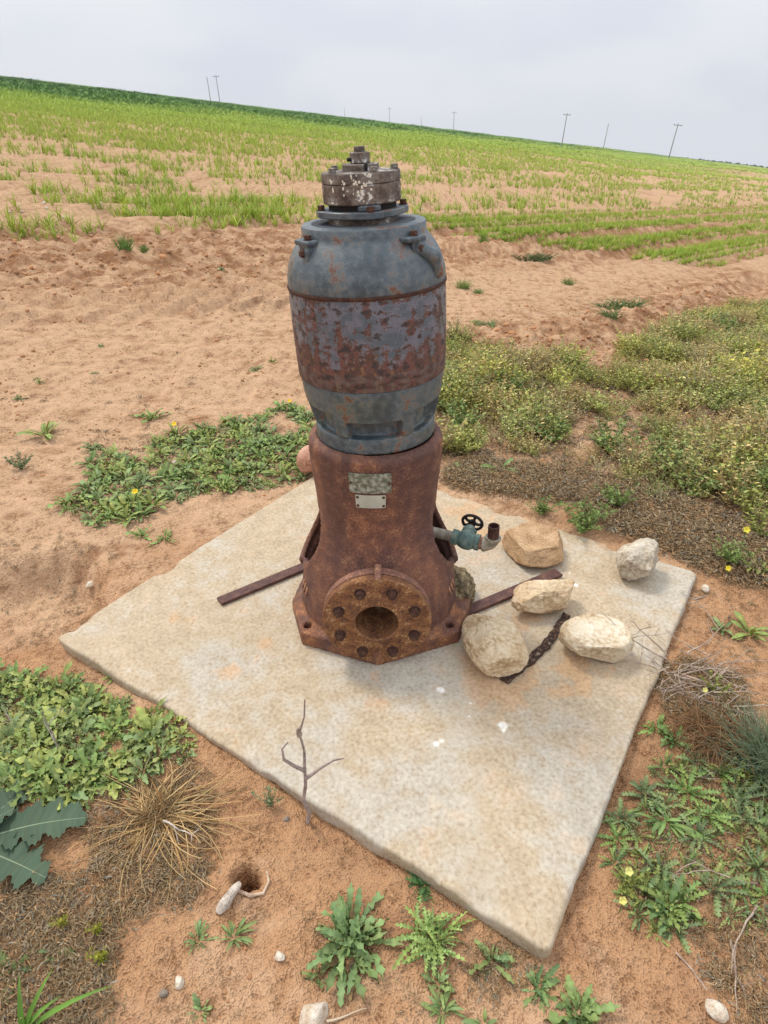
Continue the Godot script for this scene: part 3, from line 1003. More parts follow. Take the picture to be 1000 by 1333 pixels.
func make_motor(t: Node3D) -> void:
	# the motor leans a little on the head
	var lean := Transform3D(Basis(), Vector3(0, 0.69, 0)) * Transform3D(Basis(Vector3.BACK, 0.033), Vector3.ZERO) * Transform3D(Basis(), Vector3(0.002, -0.69, 0))
	var blue := func(p: Vector3) -> Color:
		var k := n_mid.get_noise_3d(p.x * 1.5, p.y * 1.5 + 4.0, p.z * 1.5)
		return lin(1, 1, 1).lerp(lin(1.05, 0.95, 0.72), clampf(k * 2.2, 0.0, 0.8)) if p.y < 0.87 else lin(1, 1, 1)
	var foot := put("motor_foot", nets(Vector3(-0.23, 0.675, -0.23), Vector3(0.23, 0.9, 0.23), 0.006, housing_sd, blue), M.enamel, t, lean)
	tag(foot, "blue-grey motor foot with a ring of openings")
	put("motor_shell", lathed([Vector2(0.2075, 0.885), Vector2(0.2095, 0.888), Vector2(0.211, 0.93), Vector2(0.212, 1.0), Vector2(0.212, 1.08), Vector2(0.2105, 1.125)], 128, 0.006), M.shell, t, lean).set_meta("label", "motor shell with lavender paint flaking off red rust")
	var seam := put("seam_band", lathed([Vector2(0.207, 1.119), Vector2(0.2125, 1.120), Vector2(0.2138, 1.123), Vector2(0.2138, 1.127), Vector2(0.2125, 1.1295), Vector2(0.205, 1.130)], 128, 0.004), M.dark_rust, t, lean)
	seam.set_meta("label", "thin rusty joint round the motor")
	put("lower_seam", lathed([Vector2(0.204, 0.8835), Vector2(0.2068, 0.8845), Vector2(0.2072, 0.8865), Vector2(0.204, 0.888)], 128), M.dark_rust, t, lean)
	var bell := put("motor_bell", lathed([Vector2(0.2105, 1.1275), Vector2(0.2112, 1.135), Vector2(0.2105, 1.152), Vector2(0.206, 1.172), Vector2(0.199, 1.192), Vector2(0.190, 1.210), Vector2(0.179, 1.226), Vector2(0.168, 1.238), Vector2(0.163, 1.244), Vector2(0.161, 1.250), Vector2(0.161, 1.268), Vector2(0.159, 1.271), Vector2(0.154, 1.272), Vector2(0.136, 1.2735), Vector2(0.133, 1.271), Vector2(0.133, 1.245), Vector2(0.09, 1.243)], 128, 0.005), M.enamel, t, lean)
	bell.set_meta("label", "domed blue-grey upper motor housing")
	# patches of rust at the bell's front come from its enamel; lugs stand round it
	var lug := nets(Vector3(-0.05, -0.15, -0.06), Vector3(0.05, 0.02, 0.04), 0.0038, lug_sd)
	var ear := nets(Vector3(-0.05, -0.15, -0.06), Vector3(0.09, 0.02, 0.06), 0.0038, ear_sd)
	var small := bolt_mesh(0.0095, 0.012)
	for q in [[-0.93, 0], [0.78, 1], [2.35, 0], [-2.5, 1]]:
		var a: float = q[0]
		var xf := lean * Transform3D(Basis(Vector3.UP, a), Vector3(sin(a) * 0.176, 1.243, cos(a) * 0.176))
		var l := put("lifting_lug", ear if q[1] else lug, M.enamel, t, xf)
		put("bolt", small, M.dark_rust, l, Transform3D(Basis(), Vector3(0.006, 0.0055, -0.004)))
		put("bolt", small, M.dark_rust, l, Transform3D(Basis(Vector3.RIGHT, PI / 2), Vector3(0.010, -0.022, 0.0115)))
	# wire screen over the ring-shaped air gap
	var sc := MB.new()
	var w := 0.0011
	for k in range(-11, 12):
		var o := k * 0.0120
		if absf(o) >= 0.134: continue
		var half := sqrt(0.134 * 0.134 - o * o)
		var gap := sqrt(maxf(0.085 * 0.085 - o * o, 0.0))
		for dir in 2:
			for s in [-1.0, 1.0]:
				var a := Vector3(o, 1.2695, s * gap) if dir == 0 else Vector3(s * gap, 1.2715, o)
				var b := Vector3(o, 1.2695, s * half) if dir == 0 else Vector3(s * half, 1.2715, o)
				var bas := Basis(Vector3.UP, 0.6)
				tube(sc, [bas * a, bas * ((a + b) * 0.5), bas * b], [w, w, w], 4, Color.WHITE, false)
	put("wire_screen", sc.mesh(), M.wire, t, lean)
	put("screen_edge", torus_mesh(0.098, 0.004, 64, 8), M.enamel, t, lean * Transform3D(Basis(), Vector3(0, 1.263, 0)))
	put("air_gap_floor", lathed([Vector2(0.135, 1.250), Vector2(0.08, 1.250)], 48), M.black, t, lean)
	# bearing housing: neck, lobed plate, cap, coupling nut
	put("neck", lathed([Vector2(0.092, 1.23), Vector2(0.090, 1.262), Vector2(0.089, 1.29)], 64), M.cap, t, lean)
	var lobes := []
	for k in 48:
		var a := TAU * k / 48.0
		var r := 0.108 + 0.010 * smoothstep(0.3, 0.9, cos(a * 4.0 + 0.9))
		lobes.append(Vector2(cos(a), sin(a)) * r)
	var plate := MB.new()
	prism(plate, lobes, 1.288, 1.304, 0.002)
	var lp := put("bearing_plate", plate.mesh(), M.enamel, t, lean)
	for k in 4:
		var a := TAU * k / 4.0 - 0.225 + TAU / 4
		put("bolt", small, M.dark_rust, lp, Transform3D(Basis(Vector3.UP, a), Vector3(cos(a) * 0.106, 1.304, sin(a) * 0.106)))
	put("gap_ring", lathed([Vector2(0.086, 1.30), Vector2(0.086, 1.322)], 64), M.black, t, lean)
	var wedge := MB.new()
	prism(wedge, [Vector2(-0.03, -0.012), Vector2(0.03, -0.012), Vector2(0.026, 0.012), Vector2(-0.026, 0.012)], 0.0, 0.013, 0.003)
	put("shim", wedge.mesh(), M.enamel, t, lean * Transform3D(Basis(Vector3.UP, 0.12), Vector3(0.02, 1.3045, 0.09)))
	put("cap_ring", lathed([Vector2(0.06, 1.318), Vector2(0.096, 1.318), Vector2(0.0985, 1.321), Vector2(0.0985, 1.3605), Vector2(0.097, 1.362), Vector2(0.06, 1.362)], 96, 0.004), M.cap, t, lean)
	var lid := put("cap_lid", lathed([Vector2(0.096, 1.3625), Vector2(0.0985, 1.3645), Vector2(0.0985, 1.3835), Vector2(0.0965, 1.3865), Vector2(0.03, 1.3885), Vector2(0.0, 1.3885)], 96, 0.004), M.cap, t, lean)
	lid.set_meta("label", "brown round cap lid splashed with bird droppings")
	for a in [-0.90, 0.42, 1.55, 2.7, -2.2]:
		put("bolt", small, M.cap, lid, Transform3D(Basis(Vector3.UP, a), Vector3(sin(a) * 0.084, 1.3865, cos(a) * 0.084)))
	# bird lime runs on the lid, lumps a millimetre thick
	var r2 := RandomNumberGenerator.new()
	r2.seed = 5
	var dr := MB.new()
	for k in 40:
		var col: float = [-0.75, -0.42, -0.15, 0.02, 0.2, -0.1][k % 6]
		var a := col + r2.randfn(0.0, 0.05)
		var y := 1.385 - absf(r2.randfn(0.0, 0.022))
		if k % 6 == 3: y = 1.325 + r2.randf() * 0.055
		var rr := 0.0988
		var s := r2.randf_range(0.0008, 0.0034)
		var nrm := Vector3(sin(a), 0, cos(a))
		var tx := Vector3(cos(a), 0, -sin(a))
		var cc := dr.add(nrm * (rr + 0.0012) + Vector3.UP * y, nrm)
		var f := dr.v.size()
		for i in 8:
			var q := TAU * i / 8.0
			var e := s * r2.randf_range(0.6, 1.3)
			dr.add(nrm * rr + Vector3.UP * (y + sin(q) * e * 1.4) + tx * cos(q) * e, (nrm + (tx * cos(q) + Vector3.UP * sin(q)) * 0.6).normalized())
		for i in 8: dr.tri(cc, f + i, f + (i + 1) % 8)
	var lime := StandardMaterial3D.new()
	lime.albedo_color = Color(0.86, 0.84, 0.78)
	lime.roughness = 0.95
	put("bird_droppings", dr.mesh(), lime, t, lean).set_meta("kind", "stuff")
	var cw := put("thrust_washer", lathed([Vector2(0.0445, 1.3885), Vector2(0.0445, 1.401), Vector2(0.043, 1.4025), Vector2(0.0, 1.4025)], 48), M.cap, t, lean)
	var key := MB.new()
	prism(key, [Vector2(-0.004, -0.012), Vector2(0.004, -0.012), Vector2(0.004, 0.012), Vector2(-0.004, 0.012)], 1.389, 1.4035, 0.001)
	put("key_slot", key.mesh(), M.black, cw, Transform3D(Basis(Vector3.UP, 0.35), Vector3(0.012, 0, 0.033)))
	var nut := MB.new()
	prism(nut, ngon(6, 0.0255, 0.2), 1.4025, 1.4275, 0.002)
	var nu := put("coupling_nut", nut.mesh(), M.cap, t, lean)
	put("stud", lathed([Vector2(0.0135, 1.42), Vector2(0.0135, 1.438), Vector2(0.0125, 1.4395), Vector2(0.0, 1.4395)], 24), M.cap, nu)
	put("set_screw", lathed([Vector2(0.0045, 0.0), Vector2(0.0045, 0.011), Vector2(0.0, 0.011)], 10), M.black, nu, Transform3D(Basis(Vector3.BACK, PI / 2), Vector3(-0.020, 1.412, 0.008)))

func make_valve(t: Node3D) -> void:
	# a pipe out of the hand hole to a globe valve, an elbow and an open nipple
	var x := Vector3(1.0, -0.06, 0.36).normalized()
	var y := (Vector3(0.36, 0.26, -0.88) - x * x.dot(Vector3(0.36, 0.26, -0.88))).normalized()
	var fr := Transform3D(Basis(x, y, x.cross(y)), Vector3(0.215, 0.306, 0.0))
	var lx := Basis(Vector3.BACK, -PI / 2)          # lathe axis along the pipe
	var v := put("globe_valve", lathed([Vector2(0.020, 0.035), Vector2(0.0265, 0.036), Vector2(0.0265, 0.052), Vector2(0.023, 0.056), Vector2(0.030, 0.068), Vector2(0.0335, 0.082), Vector2(0.0325, 0.098), Vector2(0.026, 0.108), Vector2(0.024, 0.112), Vector2(0.0275, 0.115), Vector2(0.0275, 0.128), Vector2(0.020, 0.129)], 32), M.enamel_green, t, fr * Transform3D(lx, Vector3.ZERO))
	tag(v, "green globe valve with black handwheel on a side pipe")
	var inv := Transform3D(lx, Vector3.ZERO).affine_inverse()
	put("pipe", lathed([Vector2(0.0175, -0.20), Vector2(0.0175, 0.04)], 24), M.zinc, v)
	var bon := MB.new()
	lathe(bon, [Vector2(0.024, 0.0), Vector2(0.024, 0.034), Vector2(0.0205, 0.038), Vector2(0.016, 0.055), Vector2(0.0, 0.056)], 24)
	prism(bon, ngon(6, 0.0275, 0.2), 0.030, 0.043, 0.002)
	var vb := inv * Transform3D(Basis(), Vector3(0.083, 0.0, 0.0))
	put("bonnet", bon.mesh(), M.enamel_green, v, vb)
	put("packing_nut", lathed([Vector2(0.0125, 0.05), Vector2(0.0125, 0.062), Vector2(0.007, 0.066), Vector2(0.006, 0.088), Vector2(0.0, 0.089)], 16), M.dark_rust, v, vb)
	# handwheel with five spokes
	var hw := MB.new()
	var pr := []
	for k in 9: pr.append(Vector2(0.034 - 0.0052 * cos(TAU * k / 8.0), 0.080 - 0.0052 * sin(TAU * k / 8.0)))
	lathe(hw, pr, 40)
	lathe(hw, [Vector2(0.0125, 0.070), Vector2(0.0125, 0.084), Vector2(0.008, 0.088), Vector2(0.0, 0.088)], 20)
	for k in 5:
		var a := TAU * k / 5.0
		var e := Vector3(cos(a), 0, sin(a))
		tube(hw, [e * 0.010 + Vector3.UP * 0.077, e * 0.022 + Vector3.UP * 0.0755, e * 0.032 + Vector3.UP * 0.08], [0.006, 0.005, 0.0055], 6, Color.WHITE, false)
	put("handwheel", hw.mesh(), M.black, v, vb)
	# reducer collar and elbow turning up
	put("collar", lathed([Vector2(0.021, 0.127), Vector2(0.021, 0.140)], 20), M.rust, v)
	var c := fr * Vector3(0.140, 0, 0)
	var up := Vector3(-0.02, 1.0, 0.03).normalized()
	var pts := []
	var rad := []
	for k in 11:
		var q := k / 10.0
		pts.append(c + x * 0.032 * sin(q * PI / 2) * 1.0 + up * 0.036 * (1.0 - cos(q * PI / 2)))
		rad.append(0.0225 if k > 1 and k < 9 else 0.0262)
	var el := MB.new()
	tube(el, pts, rad, 20)
	var back := (fr * Transform3D(lx, Vector3.ZERO)).affine_inverse()
	put("elbow", el.mesh(), M.zinc, v, back)
	var top: Vector3 = pts[10]
	var side := up.cross(Vector3.BACK).normalized()
	put("nipple", lathed([Vector2(0.0185, -0.004), Vector2(0.0185, 0.044), Vector2(0.0178, 0.0445), Vector2(0.0150, 0.0445), Vector2(0.0150, 0.0), Vector2(0.0, 0.0)], 24), M.dark_rust, v, back * Transform3D(Basis(side, up, side.cross(up)), top))


# ---------------------------------------------------------------- bars and stones on the pad
func flat_bar(called: String, a: Vector2, b: Vector2, width: float, thick: float, m: Material, y := 0.004, ragged := 0.0) -> MeshInstance3D:
	var mb := MB.new()
	var e := (b - a).normalized()
	var s := Vector2(-e.y, e.x)
	var l := a.distance_to(b)
	if ragged == 0.0:
		prism(mb, [a - s * width * 0.5, a + s * width * 0.5, b + s * width * 0.5, b - s * width * 0.5], y, y + thick, 0.0012)
	else:
		var n := 40
		for i in n:
			var t0 := l * i / n
			var t1 := l * (i + 1) / n
			var ps := []
			for q in [[t0, -1.0], [t0, 1.0], [t1, 1.0], [t1, -1.0]]:
				var p: Vector2 = a + e * q[0] + s * q[1] * width * 0.5 * (1.0 + ragged * n_fine.get_noise_2d(q[0] * 1.2, q[1] * 9.0))
				var bend := sin(q[0] / l * PI) * 0.02
				p += s * bend
				var lift: float = thick * (1.0 + ragged * 1.5 * n_fine.get_noise_2d(q[0] * 1.0 + 3.0, q[1] * 4.0))
				ps.append(Vector3(p.x, y + lift, p.y))
			mb.flat(ps, Color.WHITE, Vector3.UP)
			for k in [0, 2]:
				var u: Vector3 = ps[[0, 0, 1][k]] if k == 0 else ps[1]
				var w: Vector3 = ps[3] if k == 0 else ps[2]
				mb.flat([u, w, Vector3(w.x, y, w.z), Vector3(u.x, y, u.z)], Color.WHITE, Vector3(s.x, 0, s.y) * (-1.0 if k == 0 else 1.0))
			if i == 0: mb.flat([ps[0], ps[1], Vector3(ps[1].x, y, ps[1].z), Vector3(ps[0].x, y, ps[0].z)], Color.WHITE, Vector3(-e.x, 0, -e.y))
			if i == n - 1: mb.flat([ps[2], ps[3], Vector3(ps[3].x, y, ps[3].z), Vector3(ps[2].x, y, ps[2].z)], Color.WHITE, Vector3(e.x, 0, e.y))
	return put(called, mb.mesh(), m)

func icosphere(level: int) -> Array:
	var p := (1.0 + sqrt(5.0)) / 2.0
	var v := []
	for q in [[-1, p, 0], [1, p, 0], [-1, -p, 0], [1, -p, 0], [0, -1, p], [0, 1, p], [0, -1, -p], [0, 1, -p], [p, 0, -1], [p, 0, 1], [-p, 0, -1], [-p, 0, 1]]:
		v.append(Vector3(q[0], q[1], q[2]).normalized())
	var f := [[0, 11, 5], [0, 5, 1], [0, 1, 7], [0, 7, 10], [0, 10, 11], [1, 5, 9], [5, 11, 4], [11, 10, 2], [10, 7, 6], [7, 1, 8], [3, 9, 4], [3, 4, 2], [3, 2, 6], [3, 6, 8], [3, 8, 9], [4, 9, 5], [2, 4, 11], [6, 2, 10], [8, 6, 7], [9, 8, 1]]
	for l in level:
		var g := []
		var mids := {}
		for t in f:
			var m := []
			for e in [[t[0], t[1]], [t[1], t[2]], [t[2], t[0]]]:
				var key := Vector2i(mini(e[0], e[1]), maxi(e[0], e[1]))
				if not mids.has(key):
					v.append(((v[e[0]] + v[e[1]]) * 0.5).normalized())
					mids[key] = v.size() - 1
				m.append(mids[key])
			g.append([t[0], m[0], m[2]]); g.append([t[1], m[1], m[0]]); g.append([t[2], m[2], m[1]]); g.append([m[0], m[1], m[2]])
		f = g
	return [v, f]

# a broken stone: a ball cut by planes, roughened; size is its full extent
func stone(sd: int, size: Vector3, planes: int, soft: float, rough: float, level := 4, extra := [], tintf = null) -> ArrayMesh:
	var r := RandomNumberGenerator.new()
	r.seed = sd
	var cuts := []
	for k in planes:
		cuts.append([Vector3(r.randfn(), r.randfn(), r.randfn()).normalized(), r.randf_range(0.62, 0.95)])
	cuts.append([Vector3(r.randf_range(-0.1, 0.1), -1, 0.05).normalized(), 0.72])
	for x in extra: cuts.append([x[0].normalized(), x[1]])
	var no := noise(1.3, sd + 7, 5)
	var nf := noise(6.0, sd + 9, 3)
	var ico := icosphere(level)
	var pts := PackedVector3Array()
	var lo := Vector3.ONE * 9.0
	var hi := -lo
	for d in ico[0]:
		var q := 1.0
		for c in cuts:
			var k: float = c[0].dot(d)
			if k > 0.05: q = smin(q, c[1] / k, soft)
		q *= 1.0 + rough * no.get_noise_3dv(d * 1.5) + rough * 0.16 * nf.get_noise_3dv(d * 1.6)
		var p: Vector3 = d * q
		pts.append(p)
		lo = lo.min(p)
		hi = hi.max(p)
	var nn := PackedVector3Array()
	nn.resize(pts.size())
	for i in pts.size():
		pts[i] = (pts[i] - (lo + hi) * 0.5) * size / (hi - lo) + Vector3(0, size.y * 0.5, 0)
	for t in ico[1]:
		var g := (pts[t[1]] - pts[t[0]]).cross(pts[t[2]] - pts[t[0]])
		for k in 3: nn[t[k]] += g
	var mb := MB.new()
	var mid := Vector3(0, size.y * 0.5, 0)
	for i in pts.size():
		var g2 := nn[i].normalized()
		if g2.dot(pts[i] - mid) < 0.0: g2 = -g2
		mb.add(pts[i], g2, tintf.call(pts[i], g2) if tintf != null else Color.WHITE)
	for t in ico[1]: mb.tri(t[0], t[1], t[2])
	return mb.mesh()

func make_stones() -> void:
	var limey := func(c: Color, c2: Color, sc: float) -> Callable:
		return func(p: Vector3, _n: Vector3) -> Color:
			return c.lerp(c2, clampf(0.5 + 1.6 * n_mid.get_noise_3d(p.x * sc, p.y * sc, p.z * sc + 2.0), 0.0, 1.0))
	var cream := lin(0.72, 0.62, 0.47)
	var tan := lin(0.62, 0.48, 0.33)
	var pale := lin(0.74, 0.69, 0.59)
	var w1 := 0.2448
	tag(put("limestone_rock", stone(3, Vector3(w1 * 1.04, w1 * 0.46, w1 * 0.56), 12, 0.02, 0.11, 5, [], limey.call(cream, tan, 2.0)), M.stone, null, Transform3D(Basis(Vector3.UP, 0.25) , Vector3(0, 0.014, 0) + v3(Vector2(0.554, -1.767)))), "oblong cream limestone rock lying across the end of the rusty bar", "rock")
	var w2 := 0.1945
	tag(put("limestone_rock", stone(15, Vector3(w2 * 0.98, w2 * 0.62, w2 * 1.26), 13, 0.018, 0.075, 5, [], limey.call(cream, lin(0.64, 0.52, 0.37), 2.0)), M.stone, null, Transform3D(Basis(Vector3.UP, 0.2), v3(Vector2(0.342, -1.538)) + Vector3(0, 0.004, 0))), "large rough buff limestone rock next to the pump foot", "rock")
	var w3 := 0.2428
	tag(put("limestone_rock", stone(27, Vector3(w3 * 0.95, w3 * 0.42, w3 * 0.66), 13, 0.015, 0.05, 5, [[Vector3(0.05, 1, 0.1), 0.55]], limey.call(pale, lin(0.62, 0.53, 0.40), 1.6)), M.stone, null, Transform3D(Basis(Vector3.UP, -0.1), v3(Vector2(0.672, -1.547)) + Vector3(0, 0.002, 0))), "flat-topped pale limestone rock beside dead twigs", "rock")
	var w4 := 0.1871
	tag(put("limestone_rock", stone(33, Vector3(w4 * 1.03, w4 * 0.70, w4 * 0.86), 11, 0.03, 0.12, 5, [], limey.call(lin(0.68, 0.66, 0.60), lin(0.50, 0.46, 0.40), 3.2)), M.stone, null, Transform3D(Basis(Vector3.UP, 0.5), v3(Vector2(0.954, -1.953)) + Vector3(0, 0.002, 0))), "small pitted grey-white rock alone near the pad corner", "rock")
	var w5 := 0.2524
	tag(put("sandstone_block", stone(44, Vector3(w5 * 1.0, w5 * 0.36, w5 * 1.0), 0, 0.02, 0.05, 5, [[Vector3(-0.03, 1, 0.12), 0.30], [Vector3(0.45, 0.40, 0.80), 0.62], [Vector3(-0.75, 0.12, 0.60), 0.62], [Vector3(0.95, 0.2, -0.1), 0.66], [Vector3(0.3, 0.1, -0.95), 0.66], [Vector3(-0.75, 0.15, -0.6), 0.7]], limey.call(lin(1, 1, 1), lin(0.9, 0.86, 0.82), 2.0)), M.sandstone, null, Transform3D(Basis(Vector3.UP, -0.35), v3(Vector2(0.586, -2.095)) + Vector3(0, 0.001, 0))), "flat angular tan sandstone block behind the green valve", "rock")
	var w6 := 0.1688
	tag(put("pink_stone", stone(50, Vector3(w6, w6 * 0.85, w6 * 0.9), 3, 0.3, 0.03, 4, [], limey.call(lin(0.52, 0.30, 0.24), lin(0.60, 0.38, 0.30), 2.0)), M.stone, null, Transform3D(Basis(), v3(Vector2(-0.345, -2.852)) + Vector3(0, -0.01, 0))), "smooth rounded pinkish stone half hidden behind the pump", "rock")
	tag(flat_bar("rust_bar", Vector2(-0.603, -1.824), Vector2(-0.200, -2.109), 0.042, 0.012, M.bar), "flat rusty steel bar sticking out under the pump over bare concrete", "bar")
	tag(flat_bar("rust_bar", Vector2(0.235, -1.718), Vector2(0.661, -1.962), 0.042, 0.012, M.bar), "flat rusty steel bar under the pump reaching the sandstone block", "bar")
	tag(flat_bar("scrap_strip", Vector2(0.361, -1.418), Vector2(0.630, -1.719), 0.028, 0.008, M.flaky, 0.0045, 0.5), "dark flaking scrap metal strip wedged under the limestone rocks", "scrap")
	var wm := 0.1126
	var mudtint := func(p: Vector3, _n: Vector3) -> Color:
		return lin(0.55, 0.53, 0.48).lerp(lin(1.0, 0.97, 0.85), clampf(0.5 + 2.0 * n_fine.get_noise_3d(p.x, p.y, p.z), 0.0, 1.0))
	tag(put("debris_mound", stone(61, Vector3(wm * 1.1, wm * 1.25, wm * 1.5), 3, 0.3, 0.22, 5, [], mudtint), M.mud, null, Transform3D(Basis(Vector3.BACK, 0.2), v3(Vector2(0.297, -1.834)) + Vector3(-0.02, -0.012, 0))), "grey-brown crumbly debris heap against the pump foot", "debris")
	# white flints and small stones lying about
	var i := 0
	for q in [[Vector2(-1.214, -2.113), 16, "whitish pebble in the washed-out hollow left of the pad", 1], [Vector2(-0.449, -0.640), 15, "white crumbly pebble on bare soil near the small rosettes", 1], [Vector2(-0.476, -0.621), 11, "small grey pebble on bare soil near the white one", 0], [Vector2(-0.163, -0.573), 38, "chalky white stone beside the fallen straw at the front", 1], [Vector2(0.651, -0.572), 26, "greyish white stone on the soil among dead stems", 1], [Vector2(0.878, -2.188), 0, "", 0], [Vector2(-1.096, -3.034), 12, "small white flint in the leafy weed patch", 1], [Vector2(0.793, -1.838), 0, "", 0], [Vector2(-0.266, -1.002), 10, "tiny dark pebble below the dead twig", 0], [Vector2(1.194, -1.885), 14, "white flint chip just off the pad corner", 1], [Vector2(-0.242, -0.684), 14, "pale flat chip of straw-coloured stone on bare soil", 1]]:
		i += 1
		if q[1] == 0: continue
		var sz: float = q[1] / 560.0 * (1.0 if q[0].y > -1.2 else 1.6)
		var at: Vector2 = q[0]
		tag(put("pebble", stone(100 + i, Vector3(sz, sz * 0.6, sz * 0.8), 6, 0.06, 0.1, 3, [], limey.call(lin(0.72, 0.68, 0.62) if q[3] else lin(0.3, 0.26, 0.22), lin(0.58, 0.5, 0.42) if q[3] else lin(0.2, 0.17, 0.15), 9.0)), M.stone, null, Transform3D(Basis(Vector3.UP, i * 1.1), Vector3(at.x, ground_h(at.x, at.y) - sz * 0.12, at.y))), q[2], "pebble")

func v3(p: Vector2, y := 0.0) -> Vector3:
	return Vector3(p.x, y, p.y)

func on_ground(p: Vector2, sink := 0.0) -> Vector3:
	return Vector3(p.x, ground_h(p.x, p.y) - sink, p.y)


# ---------------------------------------------------------------- leaves and plants
# a leaf from the frame's origin along its +z, y up; kind 0 spatula, 1 toothed, 2 cut into lobes, 3 grass blade, 4 big wavy thistle leaf
func leaf(mb: MB, xf: Transform3D, l: float, w: float, kind: int, rise: float, droop: float, c0: Color, c1: Color, twist := 0.0, sd := 0.0) -> void:
	var n: int = [6, 13, 15, 5, 44][kind]
	var pos := Vector3.ZERO
	var first := mb.v.size()
	for i in n + 1:
		var t := float(i) / n
		var a := rise - droop * t
		var fwd := Vector3(0, sin(a), cos(a))
		if i > 0: pos += fwd * l / n
		var half := 0.0
		match kind:
			0: half = 0.10 + 0.90 * pow(sin(PI * pow(t, 1.5)), 0.8) if t < 0.999 else 0.02
			1: half = (0.13 + 0.87 * pow(maxf(sin(PI * clampf((t - 0.22) / 0.78, 0.0, 1.0)), 0.0), 0.7)) * (1.0 if i % 2 == 0 else 0.58)
			2: half = (0.08 + 0.92 * pow(maxf(sin(PI * pow(t, 1.2)), 0.0), 0.6)) * (1.0 if i % 2 == 1 else 0.22)
			3: half = (1.0 - t * t) * (0.6 + 0.4 * minf(t * 4.0, 1.0))
			4: half = (0.14 + 0.86 * pow(maxf(sin(PI * pow(t, 1.1)), 0.0), 0.7)) * (0.50 + 0.50 * absf(sin(t * PI * 4.5 + sd))) * (1.0 + 0.14 * (1.0 if i % 2 == 0 else -1.0))
		if i == n: half = 0.02
		half *= w * 0.5
		var up := Vector3(0, cos(a), -sin(a))
		var tw := twist * t
		var side := Vector3.RIGHT * cos(tw) + up * sin(tw)
		var nrm := up * cos(tw) - Vector3.RIGHT * sin(tw)
		var fold := half * (0.45 if kind != 4 else 0.25)
		var wave := 0.0
		if kind == 4: wave = 0.045 * w * sin(t * 21.0 + sd)
		elif kind == 1: wave = 0.22 * w * sin(t * 17.0 + xf.origin.x * 90.0 + l * 300.0)
		var back := fwd * (half * 0.5 if kind == 2 else 0.0)
		var mott := 1.0 + 0.16 * sin(t * 23.0 + l * 500.0)
		if kind == 4: mott = 1.35 if i % 9 == 4 else 1.0
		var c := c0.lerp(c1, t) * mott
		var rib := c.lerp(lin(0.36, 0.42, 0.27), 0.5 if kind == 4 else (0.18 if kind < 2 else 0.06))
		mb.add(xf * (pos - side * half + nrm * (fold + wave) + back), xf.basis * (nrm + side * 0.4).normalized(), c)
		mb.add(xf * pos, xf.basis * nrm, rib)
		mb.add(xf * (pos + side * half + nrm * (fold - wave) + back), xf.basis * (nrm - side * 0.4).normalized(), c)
	for i in n:
		var q := first + i * 3
		mb.quad(q, q + 1, q + 4, q + 3)
		mb.quad(q + 1, q + 2, q + 5, q + 4)

func thistle_leaf(l: float, w: float, rise: float, droop: float, sd: float, r: RandomNumberGenerator) -> ArrayMesh:
	var mb := MB.new()
	var n := 54
	var pos := Vector3.ZERO
	var dark := lin(0.052, 0.084, 0.054)
	for i in n + 1:
		var t := float(i) / n
		var a := rise - droop * t
		var fwd := Vector3(0, sin(a), cos(a))
		if i > 0: pos += fwd * l / n
		var up := Vector3(0, cos(a), -sin(a))
		var c := vary(dark.lerp(lin(0.075, 0.115, 0.072), t), r, 0.12)
		for k in 5:
			var s: float = [-1.0, -0.09, 0.0, 0.09, 1.0][k]
			var lobe := fmod(t * 5.5 + (0.0 if k < 2 else 0.35) + sd, 1.0)
			var half := (0.10 + 0.90 * pow(maxf(sin(PI * pow(t, 1.15)), 0.0), 0.65)) * (0.38 + 0.62 * pow(1.0 - absf(lobe * 2.0 - 1.0), 0.6)) * (1.0 + 0.10 * (1.0 if i % 2 == 0 else -1.0))
			if absf(s) < 0.5: half = (1.0 - t) * 0.55 + 0.1
			half *= w * 0.5
			var lift := half * absf(s) * 0.22 + (0.05 * w * sin(t * 33.0 + sd * 9.0 + k) if absf(s) > 0.5 else 0.0)
			mb.add(pos + Vector3.RIGHT * s * half + up * lift + fwd * (half * 0.35 * absf(s)), (up - Vector3.RIGHT * s * 0.25).normalized(), c if absf(s) > 0.05 else lin(0.27, 0.33, 0.21))
	for i in n:
		for k in 4:
			var q := i * 5 + k
			mb.quad(q, q + 1, q + 6, q + 5)
	return mb.mesh()

func hue(c: Color, k: int) -> Color:
	# plants of one kind differ: yellower, greyer, deeper, fresher
	var to: Color = [lin(0.36, 0.34, 0.06), lin(0.20, 0.22, 0.14), lin(0.05, 0.11, 0.02), lin(0.26, 0.42, 0.08)][k % 4]
	return c.lerp(to, 0.28)

func vary(c: Color, r: RandomNumberGenerator, by := 0.28) -> Color:
	var k := r.randf_range(1.0 - by, 1.0 + by)
	var y := r.randf_range(-by, by) * 0.4
	return Color(c.r * (k + y), c.g * k, c.b * (k - y))

# parameters of one rosette plant as a list of leaf placings: [transform, length, width, rise, droop, twist, dead]
func rosette_plan(r: RandomNumberGenerator, n: int, l: float, dead := 0.1, upright := 0.0) -> Array:
	var o := []
	for i in n:
		var t := float(i) / n
		var a := i * 2.39996 + r.randfn() * 0.5
		var rise := lerpf(0.22, 1.15, t) + upright * 0.3 + r.randfn() * 0.17
		var ll := l * lerpf(1.0, 0.45, t * t) * r.randf_range(0.5, 1.15)
		var is_dead := t < 0.5 and r.randf() < dead * 2.0
		o.append([Transform3D(Basis(Vector3.UP, a), Vector3(sin(a), 0, cos(a)) * l * 0.05 + Vector3(r.randfn(), 0.0, r.randfn()) * l * (0.06 if n < 60 else 0.17)), ll, rise if not is_dead else 0.12, r.randf_range(0.5, 1.3), r.randf_range(-0.5, 0.5), is_dead])
	return o

